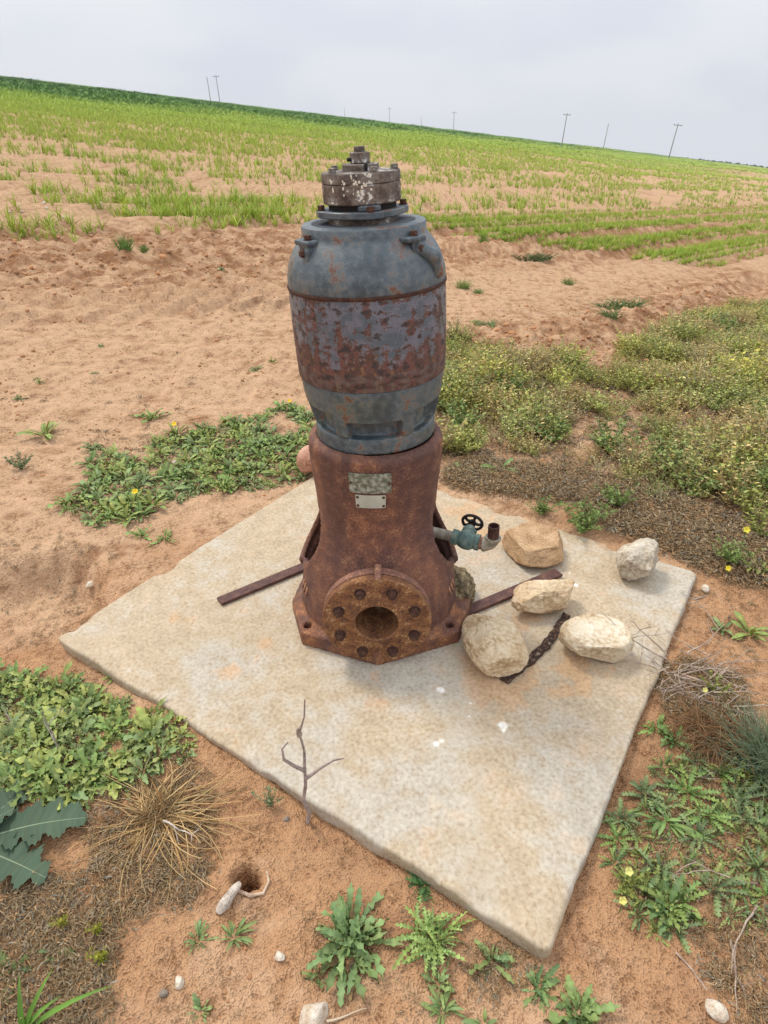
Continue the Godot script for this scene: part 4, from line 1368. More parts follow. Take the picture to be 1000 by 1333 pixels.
func rosette_mesh(sd: int, n: int, l: float, wide: float, kind: int, c0: Color, c1: Color, dead := 0.1, upright := 0.0) -> ArrayMesh:
	var r := RandomNumberGenerator.new()
	r.seed = sd
	var mb := MB.new()
	for q in rosette_plan(r, n, l, dead, upright):
		var a := vary(c0, r)
		var b := vary(c1, r)
		if r.randf() < 0.12: b = b.lerp(lin(0.42, 0.40, 0.10), 0.6)
		if q[5]:
			a = vary(lin(0.30, 0.20, 0.09), r)
			b = vary(lin(0.38, 0.25, 0.12), r)
		leaf(mb, q[0], q[1], q[1] * wide * r.randf_range(0.8, 1.2), kind, q[2], q[3], a, b, q[4])
	return mb.mesh()

# a rosette whose leaves are parts of their own
func rosette_thing(called: String, at: Vector2, sd: int, n: int, l: float, wide: float, kind: int, c0: Color, c1: Color, label: String, category: String, group := "", dead := 0.1, upright := 0.0) -> Node3D:
	var r := RandomNumberGenerator.new()
	r.seed = sd
	var t := base(called, on_ground(at, 0.003))
	tag(t, label, category, group)
	var green := []
	var brown := []
	for k in 6:
		var mb := MB.new()
		leaf(mb, Transform3D(), 1.0, wide * r.randf_range(0.7, 1.35), kind, 0.0, r.randf_range(0.3, 1.7), vary(c0, r, 0.4), vary(c1, r, 0.4), r.randf_range(-0.9, 0.9))
		green.append(mb.mesh())
		if k < 2:
			mb = MB.new()
			leaf(mb, Transform3D(), 1.0, wide * 1.1, kind, 0.0, r.randf_range(0.2, 0.6), vary(lin(0.26, 0.18, 0.08), r), vary(lin(0.40, 0.27, 0.13), r), r.randf_range(-1.0, 1.0))
			brown.append(mb.mesh())
	for q in rosette_plan(r, n, l, dead, upright):
		var m: Mesh = brown[r.randi() % 2] if q[5] else green[r.randi() % 6]
		put("leaf", m, M.dry if q[5] else M.leaf, t, q[0] * Transform3D(Basis(Vector3.RIGHT, -q[2]), Vector3.ZERO) * Transform3D(Basis().scaled(Vector3.ONE * q[1]), Vector3.ZERO))
	return t

# a loose sprig about one unit tall: thin stems with small leaves
func sprig_mesh(sd: int, stems: int, per: int, spread: float, lsize: float, stem_c: Color, c0: Color, c1: Color) -> ArrayMesh:
	var r := RandomNumberGenerator.new()
	r.seed = sd
	var mb := MB.new()
	for s in stems:
		var a := TAU * (s + r.randf()) / stems
		var lean := r.randf_range(0.15, 1.0) * spread
		var h := r.randf_range(0.55, 1.0)
		var pts := []
		var rad := []
		for k in 4:
			var t := k / 3.0
			pts.append(Vector3(sin(a) * lean * t + r.randf_range(-0.03, 0.03), h * t * (1.0 - 0.2 * lean * t), cos(a) * lean * t + r.randf_range(-0.03, 0.03)))
			rad.append(lerpf(0.014, 0.005, t))
		tube(mb, pts, rad, 3, vary(stem_c, r), false)
		for k in per:
			var t := r.randf_range(0.15, 1.0)
			var f := t * 3.0
			var i := mini(int(f), 2)
			var p: Vector3 = pts[i].lerp(pts[i + 1], f - i)
			var b := r.randf() * TAU
			var e := Vector3(sin(b), r.randf_range(-0.1, 0.9), cos(b)).normalized()
			var sd2 := e.cross(Vector3(r.randfn(), r.randfn(), r.randfn())).normalized()
			var l := lsize * r.randf_range(0.6, 1.4)
			var nrm := e.cross(sd2)
			var c := vary(c0.lerp(c1, r.randf()), r)
			var q := mb.v.size()
			mb.add(p, nrm, c)
			mb.add(p + e * l * 0.5 + sd2 * l * 0.22, nrm, c)
			mb.add(p + e * l, nrm, c)
			mb.add(p + e * l * 0.5 - sd2 * l * 0.22, nrm, c)
			mb.quad(q, q + 1, q + 2, q + 3)
	return mb.mesh()

# curled dry shreds lying in a little heap, about one unit across
func shreds_mesh(sd: int, n: int, long: float, c0: Color, c1: Color, high := 0.25) -> ArrayMesh:
	var r := RandomNumberGenerator.new()
	r.seed = sd
	var mb := MB.new()
	for k in n:
		var a := r.randf() * TAU
		var at := Vector3(r.randfn() * 0.28, absf(r.randfn()) * high * 0.5, r.randfn() * 0.28)
		var bas := Basis(Vector3.UP, a) * Basis(Vector3.FORWARD, r.randf_range(-1.0, 1.0))
		leaf(mb, Transform3D(bas, at), long * r.randf_range(0.4, 1.2), long * r.randf_range(0.05, 0.16), 3, r.randf_range(-0.2, 1.0), r.randf_range(0.4, 3.2), vary(c0.lerp(c1, r.randf()), r, 0.35), vary(c0.lerp(c1, r.randf()), r, 0.35), r.randf_range(-2.0, 2.0))
	return mb.mesh()

# straws: thin bent ribbons from a centre
func straws_mesh(sd: int, n: int, l0: float, l1: float, w: float, core: float, rise: Vector2, droop: Vector2, c0: Color, c1: Color, a0 := 0.0, a1 := TAU) -> ArrayMesh:
	var r := RandomNumberGenerator.new()
	r.seed = sd
	var mb := MB.new()
	for k in n:
		var a := r.randf_range(a0, a1)
		var rr := core * sqrt(r.randf())
		var b := r.randf() * TAU
		var l := r.randf_range(l0, l1)
		var up := r.randf_range(rise.x, rise.y)
		var dr := r.randf_range(droop.x, droop.y)
		var c := vary(c0.lerp(c1, r.randf()), r, 0.25)
		var pts := []
		var rad := []
		var p := Vector3(sin(b) * rr, 0.004, cos(b) * rr)
		var side := r.randf_range(-1.2, 1.2)
		for i in 7:
			var t := i / 6.0
			pts.append(p)
			rad.append(w * (1.0 - 0.6 * t) * r.randf_range(0.8, 1.1))
			var e := up - dr * t
			var aa := a + side * t
			p += Vector3(sin(aa) * cos(e), sin(e), cos(aa) * cos(e)) * l / 6.0
			p.y = maxf(p.y, 0.002)
		tube(mb, pts, rad, 4, c, false)
	return mb.mesh()

func inside(poly: PackedVector2Array, r: RandomNumberGenerator) -> Vector2:
	var lo := poly[0]
	var hi := poly[0]
	for p in poly:
		lo = lo.min(p)
		hi = hi.max(p)
	for k in 200:
		var q := Vector2(r.randf_range(lo.x, hi.x), r.randf_range(lo.y, hi.y))
		if Geometry2D.is_point_in_polygon(q, poly): return q
	return (lo + hi) * 0.5

func strew(called: String, mesh: Mesh, m: Material, spots: Array, label: String, category: String) -> MultiMeshInstance3D:
	# spots: [Transform3D, Color]
	var mm := MultiMesh.new()
	mm.transform_format = MultiMesh.TRANSFORM_3D
	mm.use_colors = true
	mm.mesh = mesh
	mm.instance_count = spots.size()
	var buf := PackedFloat32Array()
	buf.resize(spots.size() * 16)
	var w := 0
	for s in spots:
		var x: Transform3D = s[0]
		var c: Color = s[1]
		buf[w] = x.basis.x.x; buf[w + 1] = x.basis.y.x; buf[w + 2] = x.basis.z.x; buf[w + 3] = x.origin.x
		buf[w + 4] = x.basis.x.y; buf[w + 5] = x.basis.y.y; buf[w + 6] = x.basis.z.y; buf[w + 7] = x.origin.y
		buf[w + 8] = x.basis.x.z; buf[w + 9] = x.basis.y.z; buf[w + 10] = x.basis.z.z; buf[w + 11] = x.origin.z
		buf[w + 12] = c.r; buf[w + 13] = c.g; buf[w + 14] = c.b; buf[w + 15] = 1.0
		w += 16
	mm.buffer = buf
	var o := MultiMeshInstance3D.new()
	o.multimesh = mm
	o.material_override = m
	o.name = numbered(called)
	add_child(o)
	tag(o, label, category, "", "stuff")
	return o

func stand(p: Vector2, s: Vector3, r: RandomNumberGenerator, tilt := 0.25, sink := 0.004) -> Transform3D:
	var b := Basis(Vector3.UP, r.randf() * TAU) * Basis(Vector3.RIGHT, r.randf_range(-tilt, tilt))
	return Transform3D(b.scaled_local(s), on_ground(p, sink))

func twig(mb: MB, from: Vector3, dir: Vector3, l: float, w: float, r: RandomNumberGenerator, c: Color, depth := 2) -> void:
	var pts := []
	var rad := []
	var p := from
	var d := dir.normalized()
	for i in 7:
		pts.append(p)
		rad.append(w * (1.0 - 0.75 * i / 6.0))
		p += d * l / 6.0
		d = (d + Vector3(r.randfn(), r.randfn() * 0.6, r.randfn()) * 0.16).normalized()
	tube(mb, pts, rad, 5, vary(c, r, 0.15))
	if depth > 0:
		for k in r.randi_range(1, 3):
			var i := r.randi_range(2, 5)
			twig(mb, pts[i], (d + Vector3(r.randfn(), r.randfn() * 0.5, r.randfn()) * 0.8).normalized(), l * r.randf_range(0.3, 0.6), w * 0.55, r, c, depth - 1)

func flower(at: Vector3, size: float, c: Color, label: String, up := Vector3.UP) -> void:
	var t := base("wild_flower", at)
	tag(t, label, "flower")
	var mb := MB.new()
	leaf(mb, Transform3D(), 1.0, 0.8, 0, 0.5, 0.4, c, vary(c, rng, 0.05))
	var pet := mb.mesh()
	var frame := Basis(Quaternion(Vector3.UP, up.normalized()))
	var stem := MB.new()
	tube(stem, [Vector3(0, -size * 3.2, 0), Vector3(size * 0.1, -size * 1.5, 0), Vector3.ZERO], [size * 0.09, size * 0.07, size * 0.07], 5, lin(0.13, 0.2, 0.06))
	put("stem", stem.mesh(), M.leaf, t)
	for k in 5:
		put("petal", pet, M.petal, t, Transform3D((frame * Basis(Vector3.UP, TAU * k / 5.0)).scaled_local(Vector3.ONE * size * 0.62), Vector3.ZERO))

func make_plants() -> void:
	var r := RandomNumberGenerator.new()
	r.seed = 77
	make_near_left(r)
	make_front(r)
	make_near_right(r)
	make_patch(r)
	make_scrub(r)
	make_litter(r)
	make_wheat(r)
	make_far(r)

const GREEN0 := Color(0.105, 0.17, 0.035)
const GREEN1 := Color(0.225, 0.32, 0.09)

func make_patch(r: RandomNumberGenerator) -> void:
	# the mat of leafy weeds behind the pad, plant by plant
	var kinds := []
	for k in 6: kinds.append(rosette_mesh(300 + k, 26, 1.0, 0.21, 0 if k < 3 else 1, hue(GREEN0, k), hue(GREEN1, k), 0.10, 0.75))
	var poly := PackedVector2Array([Vector2(-1.508, -2.505), Vector2(-1.417, -2.664), Vector2(-1.605, -3.235), Vector2(-1.354, -3.052), Vector2(-1.175, -3.449), Vector2(-0.817, -3.572), Vector2(-0.567, -3.802), Vector2(-0.415, -3.603), Vector2(-0.370, -3.083), Vector2(-0.413, -2.768), Vector2(-0.634, -2.733), Vector2(-0.852, -2.706), Vector2(-1.027, -2.607), Vector2(-1.133, -2.386), Vector2(-1.382, -2.376)])
	var done := []
	var tries := 0
	while done.size() < 235 and tries < 6000:
		tries += 1
		var p := inside(poly, r)
		if n_low.get_noise_2d(p.x * 3.0 + 7.0, p.y * 3.0) < -0.2 or inside_slab(p) > -0.02: continue
		var near := false
		for q in done:
			if q.distance_to(p) < 0.05: near = true
		if near: continue
		done.append(p)
		var s := r.randf_range(0.04, 0.11)
		var o := put("leafy_weed", kinds[r.randi() % 6], M.leaf, null, stand(p, Vector3.ONE * s, r, 0.2))
		tag(o, "low green leafy weed in the dense mat behind the concrete pad", "weed", "mat of leafy weeds behind the pad")
	for q in [[Vector2(-1.390, -3.606), 0.12, "round green weed alone on the sand behind the leafy mat"], [Vector2(-1.054, -2.328), 0.07, "small weed at the lip of the hollow, under the leafy mat"], [Vector2(-0.938, -2.294), 0.07, "spiky small weed at the edge of the hollow nearer the pad"], [Vector2(-1.902, -3.340), 0.14, "sprawling light green weed on the sand, beside the feathery grey one"], [Vector2(-1.264, -3.295), 0.05, "tiny weed between the round weed and the leafy mat"], [Vector2(-0.885, -1.514), 0.055, "little upright weed at the pad edge by the leafy clump"], [Vector2(1.170, -1.684), 0.06, "small pale rosette on bare sand right of the pad"], [Vector2(1.254, -1.664), 0.09, "larger green rosette on bare sand right of the pad"], [Vector2(0.781, -1.256), 0.06, "small green weed against the right edge of the pad"], [Vector2(1.441, -1.972), 0.10, "bright green weed under the yellow blossom"]]:
		tag(put("leafy_weed", kinds[r.randi() % 6], M.leaf, null, stand(q[0], Vector3.ONE * q[1], r, 0.15)), q[2], "weed")
	for q in [Vector2(-2.257, -4.090), Vector2(-1.985, -4.305), Vector2(-0.895, -4.475), Vector2(-0.802, -4.641), Vector2(-2.268, -3.818), Vector2(-2.133, -4.848), Vector2(-1.654, -7.099), Vector2(-2.306, -4.161), Vector2(0.873, -5.905), Vector2(0.987, -5.732)]:
		var s := r.randf_range(0.035, 0.07)
		tag(put("seedling", kinds[r.randi() % 6], M.leaf, null, stand(q, Vector3.ONE * s, r, 0.15)), "tiny grey-green seedling scattered on the driven sand", "seedling", "seedlings on the driven sand")
	for q in [[Vector3(-0.556, 0.050, -3.654), 0.022, "yellow flower at the back of the leafy mat near the pump"], [Vector3(-1.125, 0.100, -3.225), 0.024, "yellow flower standing above the far edge of the leafy mat"], [Vector3(-1.109, 0.090, -2.506), 0.024, "yellow flower in the front of the leafy mat"]]:
		flower(q[0], q[1], lin(0.85, 0.60, 0.01), q[2], Vector3(0.1, 1, 0.7))
	var fe := sprig_mesh(320, 14, 26, 0.7, 0.10, lin(0.16, 0.2, 0.12), lin(0.10, 0.16, 0.07), lin(0.16, 0.22, 0.11))
	tag(put("feathery_weed", fe, M.leaf, null, stand(Vector2(-1.847, -2.929), Vector3(0.13, 0.11, 0.13), r, 0.1)), "grey-green feathery weed on the sand at the tyre prints", "weed")

func make_near_left(r: RandomNumberGenerator) -> void:
	# leafy clump in front of the pad's left corner
	var kinds := []
	for k in 6: kinds.append(rosette_mesh(340 + k, 26, 1.0, 0.26, 1, hue(lin(0.105, 0.175, 0.035), k), hue(lin(0.26, 0.355, 0.11), k), 0.16, 0.85))
	var poly := PackedVector2Array([Vector2(-1.263, -1.515), Vector2(-1.162, -1.513), Vector2(-0.968, -1.470), Vector2(-0.804, -1.391), Vector2(-0.596, -1.277), Vector2(-0.562, -1.185), Vector2(-0.617, -1.150), Vector2(-0.672, -1.090), Vector2(-0.797, -1.092), Vector2(-0.830, -1.047), Vector2(-0.898, -1.040), Vector2(-1.051, -1.097)])
	var left := PackedVector2Array([Vector2(-1.423, -1.534), Vector2(-1.263, -1.515), Vector2(-1.051, -1.097), Vector2(-1.182, -1.103)])
	var done := []
	var tries := 0
	while done.size() < 130 and tries < 5000:
		tries += 1
		var p := inside(poly if tries % 6 else left, r)
		if inside_slab(p) > -0.02: continue
		var near := false
		for q in done:
			if q.distance_to(p) < 0.03: near = true
		if near: continue
		done.append(p)
		tag(put("toothed_weed", kinds[r.randi() % 6], M.leaf, null, stand(p, Vector3.ONE * r.randf_range(0.034, 0.095), r, 0.35)), "green toothed-leaf weed in the clump at the pad's near left edge", "weed", "clump of toothed weeds by the pad")
	# the big thistle, each leaf a part
	var t := base("thistle", on_ground(Vector2(-1.056, -0.945), 0.004))
	tag(t, "large grey-green thistle with lobed wavy leaves and pale midribs", "thistle")
	for q in [[1.72, 0.30, 0.42, 0.55, 1.0], [1.18, 0.275, 0.36, 0.45, 3.0], [2.6, 0.2, 0.5, 0.9, 5.0], [0.7, 0.2, 0.5, 0.9, 7.0], [-0.3, 0.2, 0.5, 0.9, 9.0], [3.6, 0.2, 0.5, 0.9, 11.0], [-1.3, 0.19, 0.5, 0.9, 2.0], [2.1, 0.14, 0.9, 0.9, 4.0]]:
		put("leaf", thistle_leaf(q[1], q[1] * 0.46, q[2], q[3], q[4] * 0.37, r), M.thistle, t, Transform3D(Basis(Vector3.UP, q[0]), Vector3.ZERO))
	# dead tussock
	var at := on_ground(Vector2(-0.598, -1.008), 0.002)
	var d := base("dead_tussock", at)
	tag(d, "dead tussock of straw-coloured stems lying flat in all directions", "dead grass")
	put("crown", straws_mesh(360, 260, 0.03, 0.07, 0.0014, 0.03, Vector2(0.2, 1.2), Vector2(0.5, 2.0), lin(0.16, 0.095, 0.045), lin(0.32, 0.21, 0.10)), M.dry, d).set_meta("kind", "stuff")
	put("straws", straws_mesh(361, 230, 0.10, 0.25, 0.0021, 0.045, Vector2(0.02, 0.35), Vector2(0.3, 0.9), lin(0.36, 0.23, 0.10), lin(0.60, 0.43, 0.21)), M.dry, d).set_meta("kind", "stuff")
	# pale bent stalk over the tussock
	var st := MB.new()
	twig(st, Vector3.ZERO, Vector3(1, 0.2, 0.45), 0.11, 0.0035, r, lin(1.0, 0.96, 0.9), 1)
	tag(put("dead_stalk", st.mesh(), M.wood, null, Transform3D(Basis(), on_ground(Vector2(-0.571, -0.982), -0.02))), "bleached bent stalk lying over the dead tussock", "stick")
	# grass blades at the corner
	var g := base("grass_tuft", on_ground(Vector2(-0.737, -0.555), 0.004))
	tag(g, "tuft of long bright green grass blades at the litter edge", "grass")
	for q in [[1.9, 0.20, 0.85, 0.9], [1.3, 0.16, 1.0, 0.5], [2.6, 0.13, 1.1, 0.6], [0.4, 0.13, 1.2, 0.5], [3.3, 0.12, 1.2, 0.4], [-0.6, 0.12, 1.1, 0.7], [2.2, 0.10, 1.2, 1.2]]:
		var mb := MB.new()
		leaf(mb, Transform3D(Basis(Vector3.UP, q[0]), Vector3.ZERO), q[1], 0.013, 3, q[2], q[3], lin(0.10, 0.21, 0.03), lin(0.16, 0.30, 0.05), 0.4)
		put("blade", mb.mesh(), M.blade, g)
	for q in [[Vector2(-0.807, -0.666), 0.07, "grey-green lobed weed in the dead litter by the grass tuft"], [Vector2(-0.734, -0.697), 0.05, "small lobed weed in the dead litter"]]:
		rosette_thing("lobed_weed", q[0], 370 + int(q[1] * 100), 14, q[1], 0.42, 2, lin(0.10, 0.17, 0.055), lin(0.16, 0.24, 0.09), q[2], "weed")
	var yg := sprig_mesh(374, 8, 16, 0.4, 0.16, lin(0.25, 0.27, 0.05), lin(0.24, 0.26, 0.04), lin(0.34, 0.34, 0.05))
	for q in [[Vector2(-0.621, -0.682), 0.06, "yellow-green sprig in the dead litter beside the grass tuft"], [Vector2(-0.648, -0.734), 0.05, "slender yellow-green sprig at the upper rim of the litter"], [Vector2(-0.730, -0.750), 0.055, "pale yellow-green sprig below the thistle leaf"]]:
		tag(put("small_sprig", yg, M.leaf, null, stand(q[0], Vector3.ONE * q[1], r, 0.1)), q[2], "sprig")
	# dead branch rising through the clump
	for q in [[Vector2(-0.939, -1.202), Vector3(0.2, 1.0, -0.3), 0.17, "bare grey twig rising out of the toothed weed clump"], [Vector2(-1.107, -1.295), Vector3(0.25, 1.0, 0.0), 0.11, "short bare twig at the outer side of the toothed weed clump"]]:
		var mb := MB.new()
		twig(mb, Vector3.ZERO, q[1], q[2], 0.0034, r, lin(0.8, 0.76, 0.72), 2)
		tag(put("bare_twig", mb.mesh(), M.wood, null, Transform3D(Basis(), on_ground(q[0], 0.004))), q[3], "twig")

func make_front(r: RandomNumberGenerator) -> void:
	var g0 := lin(0.105, 0.17, 0.045)
	var g1 := lin(0.235, 0.32, 0.115)
	rosette_thing("toothed_rosette", Vector2(-0.093, -0.711), 401, 110, 0.098, 0.21, 1, g0, g1, "big bushy rosette of grey-green toothed leaves on bare soil before the pad", "weed", "", 0.16, 0.5)
	rosette_thing("fine_rosette", Vector2(0.090, -0.717), 402, 110, 0.090, 0.15, 2, lin(0.15, 0.24, 0.055), lin(0.29, 0.39, 0.12), "big rosette of narrow yellow-green leaves beside the bushy one", "weed", "", 0.12, 0.3)
	rosette_thing("fern_weed", Vector2(0.079, -0.838), 403, 34, 0.062, 0.42, 2, lin(0.05, 0.12, 0.035), lin(0.10, 0.19, 0.06), "small dark ferny weed against the pad's near edge", "weed", "", 0.0, 0.6)
	rosette_thing("toothed_rosette", Vector2(0.214, -0.673), 404, 36, 0.062, 0.27, 1, g0, g1, "compact green rosette ringed with dead brown leaves near the pad's tip", "weed", "", 0.35, 0.2)
	rosette_thing("toothed_rosette", Vector2(-0.428, -0.719), 405, 34, 0.060, 0.19, 1, g0, g1, "small rosette with tan dying tips below the burrow", "weed", "", 0.3, 0.3)
	rosette_thing("toothed_rosette", Vector2(-0.351, -0.727), 406, 36, 0.058, 0.15, 0, lin(0.10, 0.19, 0.05), g1, "small spiky rosette just below the burrow mouth", "weed", "", 0.12, 0.5)
	rosette_thing("toothed_rosette", Vector2(-0.390, -0.587), 407, 20, 0.046, 0.27, 1, g0, g1, "small broad-leaved rosette alone at the soil front", "weed", "", 0.0, 0.3)
	rosette_thing("toothed_rosette", Vector2(0.301, -0.617), 408, 28, 0.058, 0.27, 1, lin(0.11, 0.2, 0.05), g1, "leafy green rosette on the soil beyond the pad's tip", "weed", "", 0.1, 0.5)
	rosette_thing("toothed_rosette", Vector2(0.372, -0.571), 409, 44, 0.080, 0.27, 1, g0, lin(0.2, 0.3, 0.1), "leafy rosette with a tan dead leaf, farthest out from the pad's tip", "weed", "", 0.22, 0.5)
	rosette_thing("fine_rosette", Vector2(0.095, -0.629), 410, 24, 0.046, 0.25, 1, g0, g1, "little green weed with a curled dead leaf, below the narrow-leaved rosette", "weed", "", 0.25, 0.3)
	rosette_thing("fine_rosette", Vector2(0.099, -0.582), 411, 26, 0.058, 0.17, 0, lin(0.13, 0.23, 0.06), g1, "pale star-shaped rosette lowest of the row under the narrow-leaved one", "weed", "", 0.05, 0.0)
	rosette_thing("fine_rosette", Vector2(0.184, -0.557), 412, 10, 0.050, 0.30, 0, lin(0.11, 0.21, 0.04), g1, "upright young weed with a few smooth leaves", "weed", "", 0.0, 0.9)
	# side shoots hanging from the bushy rosette
	rosette_thing("toothed_rosette", Vector2(-0.156, -0.652), 413, 20, 0.05, 0.27, 1, g0, g1, "small offshoot rosette hanging below the bushy one", "weed", "", 0.1, 0.2)
	var wisp := sprig_mesh(420, 9, 22, 0.6, 0.09, lin(0.2, 0.22, 0.12), lin(0.15, 0.19, 0.09), lin(0.24, 0.27, 0.14))
	for q in [[Vector2(-0.313, -1.040), Vector3(0.10, 0.085, 0.10), "wispy grey-green weed beside the dead twig"], [Vector2(-0.463, -1.232), Vector3(0.05, 0.04, 0.05), "little dry weed at the soil edge of the pad"], [Vector2(-0.279, -1.153), Vector3(0.05, 0.06, 0.05), "thin wisp of weed touching the pad edge behind the dead twig"]]:
		tag(put("wispy_weed", wisp, M.leaf, null, stand(q[0], q[1], r, 0.1)), q[2], "weed")
	# the dead twig standing by the pad
	var tw := MB.new()
	var g := func(pts: Array, w0: float, w1: float) -> void:
		var rad := []
		for i in pts.size(): rad.append(lerpf(w0, w1, float(i) / (pts.size() - 1)))
		tube(tw, pts, rad, 7, lin(0.66, 0.6, 0.6))
	g.call([Vector3(0, -0.01, 0), Vector3(0.004, 0.025, 0), Vector3(-0.010, 0.06, 0.003), Vector3(-0.008, 0.095, 0.0), Vector3(-0.012, 0.13, -0.004), Vector3(-0.015, 0.165, -0.008), Vector3(-0.026, 0.20, -0.01), Vector3(-0.019, 0.235, -0.012), Vector3(-0.020, 0.27, -0.012)], 0.0048, 0.0014)
	g.call([Vector3(-0.011, 0.125, -0.003), Vector3(-0.032, 0.14, 0.002), Vector3(-0.052, 0.155, 0.004), Vector3(-0.056, 0.178, 0.004), Vector3(-0.046, 0.19, 0.0)], 0.004, 0.0015)
	g.call([Vector3(-0.008, 0.11, 0.0), Vector3(0.018, 0.132, -0.004), Vector3(0.042, 0.150, -0.006), Vector3(0.062, 0.156, -0.006)], 0.0036, 0.0012)
	g.call([Vector3(-0.026, 0.198, -0.01), Vector3(-0.028, 0.212, -0.004), Vector3(-0.025, 0.222, 0.0)], 0.006, 0.002)
	tag(put("dead_twig", tw.mesh(), M.wood, null, Transform3D(Basis(Vector3.BACK, -0.12).scaled_local(Vector3(1.25, 1.62, 1.25)), on_ground(Vector2(-0.213, -0.998), 0.003))), "bare forked grey twig standing in the soil at the pad's edge", "twig")
	# root and bleached piece at the burrow mouth
	var rt := MB.new()
	tube(rt, [Vector3(-0.035, 0.0, 0.03), Vector3(-0.022, 0.014, 0.022), Vector3(-0.01, 0.024, 0.008), Vector3(0.0, 0.026, -0.008), Vector3(0.006, 0.022, -0.02)], [0.009, 0.014, 0.011, 0.010, 0.006], 10, lin(1, 0.98, 0.93))
	tag(put("bleached_root", rt.mesh(), M.wood, null, Transform3D(Basis(), Vector3(-0.359, -0.043, -0.810))), "pale bleached root piece lying in the burrow mouth", "root")
	var rl := MB.new()
	tube(rl, [Vector3(-0.03, 0.01, 0.0), Vector3(0.0, 0.014, 0.014), Vector3(0.03, 0.012, 0.008), Vector3(0.04, 0.02, -0.015), Vector3(0.032, 0.02, -0.04)], [0.004, 0.0045, 0.004, 0.003, 0.002], 7, lin(0.95, 0.8, 0.65))
	tag(put("thin_root", rl.mesh(), M.wood, null, Transform3D(Basis(), Vector3(-0.326, -0.045, -0.821))), "thin curved root looping round the burrow mouth", "root")
	var sr := MB.new()
	twig(sr, Vector3.ZERO, Vector3(1, 0.05, -0.12), 0.085, 0.0028, r, lin(0.52, 0.42, 0.30), 0)
	tag(put("straw_piece", sr.mesh(), M.dry, null, Transform3D(Basis(), on_ground(Vector2(-0.134, -0.568), -0.004))), "pale straw on the soil beside the chalky stone", "straw")

